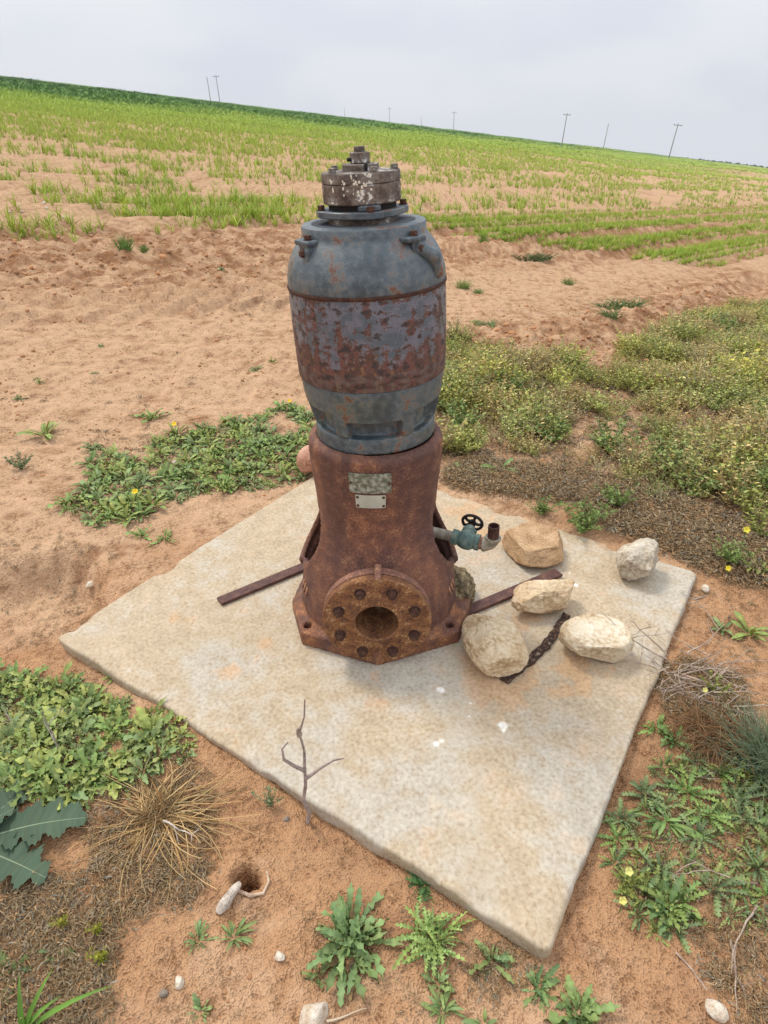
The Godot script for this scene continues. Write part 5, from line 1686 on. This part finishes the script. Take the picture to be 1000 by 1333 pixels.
func make_near_right(r: RandomNumberGenerator) -> void:
	# dead sticks heaped against the pad
	var area := PackedVector2Array([Vector2(0.874, -1.536), Vector2(1.012, -1.567), Vector2(1.106, -1.449), Vector2(1.038, -1.295), Vector2(0.897, -1.305), Vector2(0.828, -1.379)])
	for k in 46:
		var p := inside(area, r)
		if inside_slab(p) > 0.0: continue
		var mb := MB.new()
		var a := r.randf_range(-0.6, 0.9) + (PI if r.randf() < 0.5 else 0.0)
		twig(mb, Vector3.ZERO, Vector3(cos(a), r.randf_range(-0.05, 0.25), sin(a)), r.randf_range(0.07, 0.2), r.randf_range(0.0015, 0.0036), r, lin(0.78, 0.68, 0.6), 1)
		tag(put("dead_stick", mb.mesh(), M.wood, null, Transform3D(Basis(), on_ground(p, -r.randf_range(0.0, 0.035)))), "weathered dead stick in the heap against the pad's right edge", "stick", "heap of dead sticks")
	for q in [[Vector3(0.888, 0.020, -1.487), Vector3(-0.85, 0.25, -0.35), 0.25, "thin dead branch reaching from the stick heap over the pad to the rock"], [Vector3(0.896, 0.020, -1.507), Vector3(-0.5, 0.35, -0.6), 0.17, "thin dead branch rising over the pad corner near the stick heap"], [Vector2(0.614, -0.682), Vector3(0.5, 0.0, 0.75), 0.2, "long pale dead stem lying on the front soil by the dark litter"], [Vector2(0.740, -0.702), Vector3(-0.2, 0.12, 0.9), 0.16, "dead stem arching over the dark litter"], [Vector2(0.861, -0.824), Vector3(-0.8, 0.35, 0.15), 0.2, "bare grey branch lying across the ragged weeds"], [Vector2(0.835, -0.773), Vector3(-0.6, 0.25, 0.55), 0.2, "bare grey branch under the other one in the ragged weeds"], [Vector2(0.792, -1.109), Vector3(0.9, 0.2, 0.3), 0.1, "short bleached stick between the needle clump and the ragged weeds"], [Vector2(1.140, -1.841), Vector3(0.9, 0.1, -0.2), 0.13, "dark stick on the sand off the pad corner"], [Vector2(1.157, -1.685), Vector3(-0.2, 0.2, -0.9), 0.14, "crooked dead twig on the sand above the stick heap"]]:
		var at: Vector3 = q[0] if q[0] is Vector3 else on_ground(q[0], -0.004)
		var mb := MB.new()
		twig(mb, Vector3.ZERO, q[1], q[2], 0.0028, r, lin(0.74, 0.66, 0.6), 2)
		tag(put("dead_branch", mb.mesh(), M.wood, null, Transform3D(Basis(), at)), q[3], "branch")
	# brown needle clump and the grey feathery bush beyond it
	var d := base("needle_clump", on_ground(Vector2(0.914, -1.212), 0.0))
	tag(d, "drooping clump of fine brown dead needles below the stick heap", "dead grass")
	put("needles", straws_mesh(431, 520, 0.06, 0.13, 0.0012, 0.06, Vector2(0.4, 1.3), Vector2(1.2, 2.6), lin(0.15, 0.08, 0.04), lin(0.30, 0.18, 0.09)), M.dry, d).set_meta("kind", "stuff")
	var fb := base("feathery_bush", on_ground(Vector2(1.033, -1.118), 0.0))
	tag(fb, "grey-green feathery bush of fine thread leaves beside the needle clump", "bush")
	put("threads", straws_mesh(432, 700, 0.09, 0.19, 0.0011, 0.07, Vector2(0.5, 1.5), Vector2(0.3, 1.2), lin(0.13, 0.19, 0.11), lin(0.22, 0.28, 0.17)), M.leaf, fb).set_meta("kind", "stuff")
	# ragged weeds right of the pad
	var kinds := []
	for k in 4: kinds.append(rosette_mesh(440 + k, 30, 1.0, 0.24, 2, hue(lin(0.085, 0.145, 0.045), k), hue(lin(0.19, 0.27, 0.095), k), 0.16, 0.8))
	for k in 3: kinds.append(rosette_mesh(446 + k, 28, 1.0, 0.17, 1, hue(lin(0.105, 0.175, 0.04), k), hue(lin(0.23, 0.32, 0.095), k), 0.16, 0.7))
	var poly := PackedVector2Array([Vector2(0.573, -0.974), Vector2(0.667, -1.047), Vector2(0.729, -1.136), Vector2(0.842, -1.161), Vector2(1.013, -1.076), Vector2(1.092, -0.993), Vector2(0.920, -0.692), Vector2(0.776, -0.741), Vector2(0.706, -0.801), Vector2(0.646, -0.719), Vector2(0.578, -0.720), Vector2(0.528, -0.830)])
	var done := []
	var tries := 0
	while done.size() < 105 and tries < 4000:
		tries += 1
		var p := inside(poly, r)
		if inside_slab(p) > -0.02 or n_low.get_noise_2d(p.x * 4.0, p.y * 4.0 + 3.0) < -0.36: continue
		var near := false
		for q in done:
			if q.distance_to(p) < 0.04: near = true
		if near: continue
		done.append(p)
		tag(put("ragged_weed", kinds[r.randi() % 7], M.leaf, null, stand(p, Vector3.ONE * r.randf_range(0.03, 0.08), r, 0.4)), "ragged-leaved green weed in the thicket right of the pad", "weed", "thicket of ragged weeds")
	rosette_thing("toothed_rosette", Vector2(0.709, -0.981), 450, 46, 0.095, 0.14, 0, lin(0.10, 0.2, 0.045), lin(0.19, 0.29, 0.09), "bright long-leaved rosette close to the pad's right edge", "weed", "", 0.12, 0.1)
	rosette_thing("toothed_rosette", Vector2(0.627, -0.768), 451, 56, 0.085, 0.2, 1, lin(0.105, 0.175, 0.04), lin(0.23, 0.32, 0.095), "lush toothed rosette below the pale yellow flowers", "weed", "", 0.05, 0.6)
	rosette_thing("toothed_rosette", Vector2(0.819, -1.212), 452, 22, 0.06, 0.3, 1, lin(0.085, 0.17, 0.04), lin(0.17, 0.27, 0.08), "green rosette at the foot of the needle clump", "weed", "", 0.05, 0.6)
	var hop := sprig_mesh(455, 9, 20, 0.6, 0.13, lin(0.2, 0.22, 0.06), lin(0.20, 0.24, 0.06), lin(0.30, 0.33, 0.09))
	for q in [[Vector2(0.544, -0.812), 0.07, "low yellow-green herb carrying the pale flowers by the pad"], [Vector2(0.986, -1.355), 0.08, "yellow-green herb growing through the stick heap"], [Vector2(1.549, -2.212), 0.14, "yellow-blossoming herb in the scrub off the pad corner"], [Vector2(0.941, -1.099), 0.06, "thin yellowish herb behind the ragged weeds"]]:
		tag(put("yellow_herb", hop, M.leaf, null, stand(q[0], Vector3.ONE * q[1], r, 0.1)), q[2], "herb")
	for q in [[Vector3(0.542, 0.030, -0.814), 0.017, lin(0.72, 0.70, 0.22), "pale yellow flower on the low herb, the upper one"], [Vector3(0.511, 0.020, -0.756), 0.016, lin(0.70, 0.66, 0.18), "pale yellow flower on the low herb, the lower one"], [Vector3(0.940, 0.040, -1.338), 0.014, lin(0.66, 0.64, 0.2), "pale yellow flower over the stick heap"], [Vector3(1.292, 0.030, -1.941), 0.02, lin(0.8, 0.62, 0.02), "yellow flower low in the scrub off the pad corner"], [Vector3(1.416, 0.100, -2.095), 0.024, lin(0.72, 0.62, 0.04), "yellow flower head at the top of the blossoming herb"]]:
		flower(q[0], q[1], q[2], q[3], Vector3(-0.2, 0.8, 0.7))

func make_scrub(r: RandomNumberGenerator) -> void:
	# olive and straw-coloured ground cover right of the pump
	var olive := sprig_mesh(500, 10, 20, 0.75, 0.10, lin(0.44, 0.40, 0.2), lin(0.22, 0.27, 0.065), lin(0.46, 0.48, 0.16))
	var straw := sprig_mesh(501, 12, 12, 0.8, 0.09, lin(0.50, 0.41, 0.23), lin(0.36, 0.30, 0.13), lin(0.52, 0.43, 0.20))
	var poly := PackedVector2Array([Vector2(0.352, -4.510), Vector2(0.855, -4.876), Vector2(1.672, -4.610), Vector2(2.485, -5.821), Vector2(3.509, -7.316), Vector2(4.919, -8.263), Vector2(6.377, -8.940), Vector2(2.017, -2.249), Vector2(1.635, -2.282), Vector2(1.462, -2.417), Vector2(1.234, -2.456), Vector2(1.103, -2.688), Vector2(0.941, -2.903), Vector2(0.763, -2.987), Vector2(0.604, -3.244), Vector2(0.364, -2.984), Vector2(0.245, -2.994)])
	var back := PackedVector2Array([Vector2(0.270, -5.078), Vector2(0.514, -5.056), Vector2(0.878, -5.027), Vector2(0.704, -3.897), Vector2(0.210, -3.899)])
	var a := []
	var b := []
	for k in 5600:
		var p := inside(poly if k % 14 else back, r)
		var no := n_low.get_noise_2d(p.x * 1.6, p.y * 1.6)
		if no < -0.3 and r.randf() < 0.8: continue
		if p.distance_to(Vector2(1.450, -3.904)) < 0.22 or p.distance_to(Vector2(1.744, -3.890)) < 0.13: continue
		if inside_slab(p) > -0.05: continue
		var clump := n_mid.get_noise_2d(p.x * 0.55 + 20.0, p.y * 0.55)
		if clump < -0.18 and r.randf() < 0.75: continue
		var s := r.randf_range(0.07, 0.17) * (1.0 + 0.5 * no + 0.9 * clump)
		var dry := n_mid.get_noise_2d(p.x * 0.5 + 5.0, p.y * 0.5) + r.randfn() * 0.25 > 0.07
		var x := stand(p, Vector3(s * 1.15, s, s * 1.15), r, 0.35)
		if dry: b.append([x, vary(lin(1, 1, 1), r, 0.25)])
		else: a.append([x, vary(lin(1, 1, 1).lerp(lin(1.35, 1.2, 0.9), maxf(0.0, no)), r, 0.25)])
	strew("scrub_weeds", olive, M.leaf, a, "low olive-green scrub covering the ground right of the pump", "scrub")
	strew("dry_scrub", straw, M.dry, b, "straw-coloured dry stems mixed through the olive scrub", "dry scrub")
	# bushier plants that stand out
	var bush := []
	for k in 3: bush.append(sprig_mesh(510 + k, 22, 30, 0.8, 0.11, lin(0.26, 0.25, 0.12), lin(0.115, 0.18, 0.045), lin(0.24, 0.32, 0.10)))
	for q in [[Vector2(0.843, -2.271), 0.15, "green bushy weed overhanging the pad's back edge"], [Vector2(0.694, -2.407), 0.08, "small green bushy weed behind the sandstone block"], [Vector2(1.016, -2.419), 0.12, "olive bush in the brown mat behind the lone rock"], [Vector2(1.449, -2.588), 0.16, "green bush deep in the scrub above the pad corner"], [Vector2(1.181, -3.045), 0.20, "dark green bush at the front of the olive scrub"], [Vector2(0.941, -3.227), 0.16, "green bush beside the bare sand spots in the scrub"], [Vector2(1.382, -2.833), 0.18, "green bush between the dark one and the far scrub"], [Vector2(1.341, -2.013), 0.11, "green bush by the low yellow flower"], [Vector2(1.730, -2.534), 0.2, "grey-stemmed green bush at the scrub's outer end"], [Vector2(0.451, -3.406), 0.18, "olive bush right behind the motor"], [Vector2(3.298, -6.223), 0.25, "rounded olive bush at the far end of the scrub"], [Vector2(0.803, -3.897), 0.18, "loose green bush in the near scrub behind the pump"]]:
		tag(put("low_bush", bush[r.randi() % 3], M.leaf, null, stand(q[0], Vector3(q[1] * 1.2, q[1], q[1] * 1.2), r, 0.1)), q[2], "bush")
	for q in [[Vector2(0.377, -2.855), "bright star-shaped weed in the brown mat behind the pump"], [Vector2(0.574, -2.819), "bright star-shaped weed in the brown mat, farther from the pump"]]:
		rosette_thing("star_weed", q[0], 520 + int(q[0].x * 100), 16, 0.10, 0.2, 0, lin(0.12, 0.23, 0.06), lin(0.22, 0.34, 0.11), q[1], "weed", "", 0.0, 0.3)
	# grass clumps on the headland
	for q in [[Vector2(2.243, -9.962), Vector3(0.55, 0.13, 0.2), lin(0.085, 0.12, 0.04), "dark low grass clump on the bare headland near the wheat"], [Vector2(2.677, -7.272), Vector3(0.42, 0.14, 0.2), lin(0.12, 0.17, 0.06), "wide grass clump on the headland above the scrub"], [Vector2(2.247, -6.370), Vector3(0.2, 0.12, 0.12), lin(0.14, 0.19, 0.07), "small grass clump in front of the wide one"], [Vector2(-2.748, -7.445), Vector3(0.13, 0.22, 0.13), lin(0.12, 0.22, 0.05), "single green grass tuft by the wheel rut"], [Vector2(-2.584, -7.578), Vector3(0.09, 0.10, 0.09), lin(0.14, 0.22, 0.06), "low grass tuft next to the single green one"], [Vector2(0.941, -7.529), Vector3(0.14, 0.14, 0.14), lin(0.2, 0.27, 0.08), "yellowish grass tuft on the headland behind the motor"], [Vector2(1.076, -7.297), Vector3(0.1, 0.07, 0.1), lin(0.14, 0.22, 0.06), "low green tuft beside the yellowish one"], [Vector2(1.690, -11.102), Vector3(0.12, 0.22, 0.12), lin(0.12, 0.22, 0.04), "green grass tuft at the wheat edge behind the motor"], [Vector2(0.943, -5.806), Vector3(0.2, 0.07, 0.12), lin(0.16, 0.2, 0.08), "flat thin tuft on sand above the scrub"], [Vector2(2.401, -8.487), Vector3(0.12, 0.1, 0.1), lin(0.15, 0.22, 0.06), "small tuft by the curved wheel track"]]:
		var d := base("grass_clump", on_ground(q[0], 0.004))
		tag(d, q[3], "grass")
		var m := straws_mesh(540 + int(q[1].x * 100), 110, 0.5, 1.0, 0.02, 0.5, Vector2(0.7, 1.5), Vector2(0.2, 0.9), q[2], q[2] * 1.5)
		put("blades", m, M.leaf, d, Transform3D(Basis().scaled(q[1]), Vector3.ZERO)).set_meta("kind", "stuff")

func make_litter(r: RandomNumberGenerator) -> void:
	var brown := shreds_mesh(600, 26, 0.42, lin(0.15, 0.09, 0.045), lin(0.42, 0.285, 0.155), 0.45)
	var grey := shreds_mesh(601, 16, 0.6, lin(0.14, 0.10, 0.065), lin(0.40, 0.31, 0.21), 0.4)
	var spots := []
	var dark := []
	var areas := [
		[PackedVector2Array([Vector2(0.290, -2.820), Vector2(0.403, -2.980), Vector2(0.788, -2.918), Vector2(1.167, -2.661), Vector2(1.462, -2.417), Vector2(1.602, -2.220), Vector2(1.814, -2.132), Vector2(1.614, -1.798), Vector2(1.430, -1.888), Vector2(1.248, -1.933), Vector2(1.160, -2.085), Vector2(0.960, -2.232), Vector2(0.843, -2.467), Vector2(0.531, -2.555), Vector2(0.330, -2.660)]), 2300, 0.07],
		[PackedVector2Array([Vector2(-0.923, -0.845), Vector2(-0.745, -0.857), Vector2(-0.672, -0.911), Vector2(-0.572, -0.885), Vector2(-0.437, -0.897), Vector2(-0.446, -0.816), Vector2(-0.604, -0.757), Vector2(-0.574, -0.569), Vector2(-0.751, -0.490), Vector2(-0.915, -0.573), Vector2(-1.037, -0.850)]), 950, 0.045],
		[PackedVector2Array([Vector2(-0.803, -1.057), Vector2(-0.660, -1.188), Vector2(-0.501, -1.149), Vector2(-0.443, -1.017), Vector2(-0.442, -0.879), Vector2(-0.559, -0.840), Vector2(-0.721, -0.892)]), 260, 0.04],
		[PackedVector2Array([Vector2(0.846, -1.463), Vector2(0.978, -1.548), Vector2(1.106, -1.449), Vector2(1.065, -1.257), Vector2(0.950, -1.120), Vector2(0.838, -1.150), Vector2(0.821, -1.276)]), 420, 0.045],
		[PackedVector2Array([Vector2(0.673, -0.743), Vector2(0.853, -0.756), Vector2(0.903, -0.663), Vector2(0.791, -0.470), Vector2(0.686, -0.552), Vector2(0.661, -0.637)]), 170, 0.04],
		[PackedVector2Array([Vector2(0.223, -0.734), Vector2(0.304, -0.709), Vector2(0.308, -0.650), Vector2(0.235, -0.602), Vector2(0.142, -0.617), Vector2(0.164, -0.674)]), 70, 0.03],
		[PackedVector2Array([Vector2(0.365, -4.689), Vector2(1.142, -4.549), Vector2(2.608, -4.078), Vector2(2.431, -3.005), Vector2(1.635, -2.282), Vector2(1.234, -2.456), Vector2(0.798, -2.963), Vector2(0.245, -2.994)]), 1500, 0.08],
		[PackedVector2Array([Vector2(-1.679, -3.434), Vector2(-0.776, -3.604), Vector2(-0.408, -3.376), Vector2(-0.414, -2.783), Vector2(-1.092, -2.644), Vector2(-1.382, -2.376)]), 260, 0.05],
		[PackedVector2Array([Vector2(-1.657, -2.320), Vector2(-1.382, -2.376), Vector2(-1.122, -2.203), Vector2(-1.078, -1.960), Vector2(-1.295, -1.833), Vector2(-1.451, -1.795)]), 150, 0.03],
		[PackedVector2Array([Vector2(0.573, -0.974), Vector2(0.729, -1.136), Vector2(0.842, -1.161), Vector2(1.013, -1.076), Vector2(1.092, -0.993), Vector2(0.920, -0.692), Vector2(0.663, -0.719), Vector2(0.528, -0.830)]), 330, 0.035],
		[PackedVector2Array([Vector2(-1.263, -1.515), Vector2(-0.968, -1.470), Vector2(-0.596, -1.277), Vector2(-0.562, -1.185), Vector2(-0.672, -1.090), Vector2(-0.898, -1.040), Vector2(-1.051, -1.097)]), 160, 0.035],
		[PackedVector2Array([Vector2(-0.192, -0.773), Vector2(0.162, -0.801), Vector2(0.212, -0.658), Vector2(0.074, -0.565), Vector2(-0.146, -0.621)]), 90, 0.024],
		[PackedVector2Array([Vector2(1.031, -1.890), Vector2(1.440, -1.909), Vector2(1.533, -1.756), Vector2(1.330, -1.403), Vector2(1.106, -1.449), Vector2(1.012, -1.567)]), 120, 0.03]]
	for q in areas:
		for k in q[1]:
			var p := inside(q[0], r)
			if inside_slab(p) > 0.015: continue
			var s: float = q[2] * r.randf_range(0.6, 1.4)
			var x := stand(p, Vector3(s, s * 0.7, s), r, 0.2, 0.001)
			if r.randf() < 0.22: dark.append([x, vary(lin(1, 1, 1), r, 0.3)])
			else: spots.append([x, vary(lin(1, 1, 1), r, 0.3)])
	# stray bits on the open soil
	for k in 260:
		var p := Vector2(r.randf_range(-3.5, 1.0), r.randf_range(-6.5, -3.0))
		if n_low.get_noise_2d(p.x * 2.0, p.y * 2.0) < 0.0: continue
		dark.append([stand(p, Vector3.ONE * r.randf_range(0.02, 0.06), r, 0.2, 0.001), vary(lin(0.7, 0.65, 0.6), r, 0.3)])
	for k in 60:
		var p := Vector2(r.randf_range(-0.6, 0.8), r.randf_range(-1.0, -0.5))
		if inside_slab(p) > -0.02: continue
		spots.append([stand(p, Vector3.ONE * r.randf_range(0.008, 0.02), r, 0.2, 0.001), vary(lin(0.8, 0.75, 0.7), r, 0.3)])
	strew("plant_litter", brown, M.dry, spots, "curled brown dead plant litter matted round the pad and scrub", "plant litter")
	strew("grey_litter", grey, M.dry, dark, "greyish dead plant scraps among the litter and on the sand", "plant litter")
	# crumbs of soil
	var crumb := stone(620, Vector3.ONE, 5, 0.1, 0.12, 1)
	var c := []
	for k in 15000:
		var far := k % 5 > 0
		var p := Vector2(r.randf_range(-1.3, 1.3), r.randf_range(-2.2, -0.45))
		if far:
			var z := -r.randf_range(2.6, 9.5)
			p = Vector2(r.randf_range(-0.65, 0.65) * (absf(z) + 0.5), z)
		if inside_slab(p) > -0.01: continue
		ground_h(p.x, p.y)
		if n_mid.get_noise_2d(p.x * 0.6, p.y * 0.6) + r.randfn() * 0.15 + 0.35 * rut_near < 0.1: continue
		var s := absf(r.randfn()) * ((0.010 + 0.010 * rut_near) if far else 0.0035) + 0.002
		var x := stand(p, Vector3(s, s * 0.7, s * r.randf_range(0.7, 1.3)), r, 0.4, s * 0.2)
		c.append([x, vary(lin(0.42, 0.225, 0.115), r, 0.2)])
	var m := leafy(0.95, Color.BLACK)
	strew("soil_crumbs", crumb, m, c, "crumbs and small clods of red-brown soil", "soil")

func make_wheat(r: RandomNumberGenerator) -> void:
	var tufts := []
	for v in 3:
		var mb := MB.new()
		for k in 9:
			var a := r.randf() * TAU
			var b := r.randf() * TAU
			var rr := r.randf() * 0.12
			var c := vary(lin(1, 1, 1), r, 0.2)
			leaf(mb, Transform3D(Basis(Vector3.UP, a), Vector3(sin(b) * rr, 0, cos(b) * rr)), r.randf_range(0.65, 1.15), 0.055, 3, r.randf_range(0.95, 1.5), r.randf_range(0.1, 1.1), c * 0.9, c * 1.1, r.randf_range(-0.6, 0.6))
		tufts.append(mb.mesh())
	var sets := [[], [], []]
	var young := lin(0.42, 0.52, 0.085)
	var deep := lin(0.27, 0.42, 0.055)
	var lush := lin(0.11, 0.25, 0.02)
	for k in 215000:
		var rr := exp(r.randf_range(log(6.5), log(330.0)))
		var az := r.randf_range(-0.78, 0.78)
		var p := Vector2(sin(az), -cos(az)) * rr
		var s := p.dot(ACROSS)
		var t := p.dot(ROW)
		if rr < 45.0:
			var row := 0.19
			s = roundf(s / row) * row + r.randfn() * 0.02
			p = ACROSS * s + ROW * t
		var fd := field_edge(t) - s
		if fd < 0.0: continue
		var patch := n_low.get_noise_2d(p.x * 0.55, p.y * 0.55) + 0.6 * n_mid.get_noise_2d(p.x * 0.25, p.y * 0.25)
		var want := 0.30
		if fd > 3.0: want = 0.10
		if fd > 9.0: want = 0.24
		if fd > 17.0: want = 0.42
		if fd > 34.0: want = 0.95
		if t > 8.5 and s > -8.6:
			want = 0.95 if cos((s + 3.5) * TAU / 1.2) < 0.35 else 0.02
		if absf(s + 12.5) < 0.5 or absf(s + 19.0) < 0.7: want *= 0.15
		if rr < 24.0 and not (t > 10.0 and s > -8.6) and r.randf() < 0.45: continue
		if fd < 0.5: want *= 0.6
		if rr < 70.0: want += patch * (0.55 if want < 0.9 else 0.25)
		if r.randf() > want: continue
		var h := r.randf_range(0.16, 0.31)
		if t > 8.5 and s > -8.6: h *= 0.62
		var grown := smoothstep(70.0, 120.0, fd + n_low.get_noise_2d(p.x * 0.12, p.y * 0.12) * 20.0 - 0.3 * p.x)
		h *= 1.0 + 1.3 * grown
		var wide := h * maxf(0.85, rr / 34.0)
		if rr > 60.0: h *= 1.15
		var c := young.lerp(deep, clampf(patch * 0.7 + r.randfn() * 0.25, 0.0, 0.9)).lerp(lush, grown)
		if t > 8.5 and s > -8.6: c = c.lerp(deep, 0.2)
		var x := Transform3D(Basis(Vector3.UP, r.randf() * TAU).scaled_local(Vector3(wide, h, wide)), on_ground(p, 0.01))
		sets[k % 3].append([x, vary(c, r, 0.18)])
	var fl := []
	for k in 700:
		var rr := exp(r.randf_range(log(9.0), log(34.0)))
		var az := r.randf_range(-0.7, 0.4)
		var p := Vector2(sin(az), -cos(az)) * rr
		if in_field(p.x, p.y) < 1.0 or n_low.get_noise_2d(p.x * 0.3 + 3.0, p.y * 0.3) < 0.0: continue
		var s := r.randf_range(0.015, 0.05)
		fl.append([stand(p, Vector3(s, s * 0.6, s), r, 0.3, s * 0.1), vary(lin(0.6, 0.54, 0.48), r, 0.25)])
	strew("field_stones", stone(640, Vector3.ONE, 5, 0.1, 0.12, 1), leafy(0.95, Color.BLACK), fl, "small pale stones scattered among the sparse wheat", "stones")
	for v in 3:
		strew("wheat_crop", tufts[v], M.blade, sets[v], "rows of young green wheat covering the sloping field", "wheat")

func make_far(r: RandomNumberGenerator) -> void:
	# power poles beyond the crest: [x, z], height, cross arm, lean to the side
	var poles := [[Vector2(79.42, -199.79), 9.4, 1, 0.10], [Vector2(56.80, -228.03), 9.6, 1, 0.07], [Vector2(87.85, -286.85), 9.4, 0, 0.08], [Vector2(38.46, -378.05), 9.2, 1, 0.03], [Vector2(32.68, -559.05), 8.2, 0, 0.03], [Vector2(7.72, -469.94), 9.0, 1, 0.02], [Vector2(-26.40, -619.44), 8.0, 0, 0.0], [Vector2(-63.52, -293.20), 9.6, 0, -0.03], [Vector2(-60.20, -293.90), 10.2, 1, -0.03]]
	var m := StandardMaterial3D.new()
	m.albedo_color = Color(0.56, 0.55, 0.56)
	m.roughness = 0.9
	var nth := ["first", "third", "second", "fourth", "fifth", "sixth", "seventh", "ninth", "eighth"]
	var at := -1
	for q in poles:
		at += 1
		var p: Vector2 = q[0]
		var t := base("utility_pole", Vector3(p.x, ground_h(p.x, p.y) - 0.3, p.y))
		t.rotation.z = -q[3]
		tag(t, "grey utility pole beyond the wheat crest, %s along the line from the far trees" % nth[at], "utility pole", "utility poles on the horizon")
		var mb := MB.new()
		tube(mb, [Vector3.ZERO, Vector3(0, q[1] * 0.5, 0), Vector3(0, q[1], 0)], [0.15, 0.13, 0.10], 8)
		put("post", mb.mesh(), m, t)
		if q[2]:
			var ar := MB.new()
			prism(ar, [Vector2(-1.2, -0.08), Vector2(1.2, -0.08), Vector2(1.2, 0.08), Vector2(-1.2, 0.08)], q[1] - 0.55, q[1] - 0.38, 0.01)
			put("cross_arm", ar.mesh(), m, t)
			for s in [-1.0, 0.0, 1.0]:
				var ins := MB.new()
				tube(ins, [Vector3(s, q[1] - 0.4, 0), Vector3(s, q[1] - 0.15 + (0.2 if s == 0.0 else 0.0), 0)], [0.06, 0.05], 6)
				put("insulator", ins.mesh(), m, t)
	# low tree line on the far right horizon
	var bush := sprig_mesh(700, 26, 40, 0.9, 0.22, lin(0.10, 0.11, 0.09), lin(0.08, 0.10, 0.06), lin(0.12, 0.14, 0.08))
	var spots := []
	for k in 170:
		var az := r.randf_range(0.40, 0.75)
		var rr := r.randf_range(760.0, 900.0)
		var p := Vector2(sin(az), -cos(az)) * rr
		var h := r.randf_range(1.0, 1.9)
		spots.append([Transform3D(Basis(Vector3.UP, r.randf() * TAU).scaled_local(Vector3(h * 1.4, h, h * 1.4)), on_ground(p, 0.3)), vary(lin(1, 1, 1), r, 0.2)])
	strew("tree_line", bush, M.leaf, spots, "dark low tree line along the far right horizon", "trees")


func _ready() -> void:
	rng.seed = 20240
	# camera
	var cam := Camera3D.new()
	cam.name = "camera"
	cam.position = Vector3(0, 1.5, 0)
	cam.rotation = Vector3(-0.551056, 0.0, -0.018000)
	cam.fov = 76.9937
	cam.near = 0.05
	cam.far = 4000.0
	add_child(cam)
	cam.current = true
	# bright overcast sky
	var env := Environment.new()
	env.background_mode = Environment.BG_SKY
	env.tonemap_mode = Environment.TONE_MAPPER_LINEAR
	env.tonemap_exposure = 1.5
	env.fog_enabled = true
	env.fog_density = 0.00035
	env.fog_light_color = Color(0.80, 0.83, 0.88)
	env.sdfgi_enabled = true
	env.ssao_enabled = true
	env.ssil_enabled = true
	env.sky = Sky.new()
	env.sky.sky_material = overcast()
	var we := WorldEnvironment.new()
	we.name = "daylight"
	we.environment = env
	add_child(we)
	var sun := DirectionalLight3D.new()
	sun.name = "sun"
	sun.light_energy = 0.5
	sun.light_color = Color(1.0, 0.96, 0.9)
	sun.light_angular_distance = 14.0
	sun.shadow_enabled = true
	add_child(sun)
	sun.look_at_from_position(Vector3(-3.6, 8.0, -3.6), Vector3.ZERO)
	# noises shared by shapes and colours
	n_low = noise(0.55, 1, 4)
	n_mid = noise(3.2, 2, 4)
	n_fine = noise(17.0, 3, 3)
	n_cell = noise(30.0, 4, 1, FastNoiseLite.TYPE_CELLULAR)
	for r in RUTS + [TREAD]:
		var bb := Rect2(r[0], Vector2.ZERO)
		for p in r: bb = bb.expand(p)
		rut_box.append(bb.grow(1.7))
	make_materials()
	make_ground()
	make_slab()
	make_pump()
	make_stones()
	make_plants()

func overcast() -> PanoramaSkyMaterial:
	# even cloud, a little brighter in soft streaks
	var w := 512
	var h := 256
	var no := noise(1.6, 91, 5)
	var im := Image.create(w, h, false, Image.FORMAT_RGBAF)
	for y in h:
		var up := (0.5 - (y + 0.5) / h) * PI
		for x in w:
			var a := TAU * (x + 0.5) / w
			var e := maxf(sin(up), 0.0)
			var d := Vector3(cos(a) * cos(up), 0.0, sin(a) * cos(up)) / (e + 0.22)
			var k := no.get_noise_3d(d.x * 0.55, e * 1.2, d.z * 0.55)
			var c := lin(0.505, 0.525, 0.572).lerp(lin(0.585, 0.588, 0.602), clampf(0.5 + k * 2.2, 0.0, 1.0))
			c = c * (1.0 + 0.75 * e)             # an overcast sky brightens steadily towards the zenith
			c.a = 1.0
			im.set_pixel(x, y, c)
	var m := PanoramaSkyMaterial.new()
	m.panorama = ImageTexture.create_from_image(im)
	return m
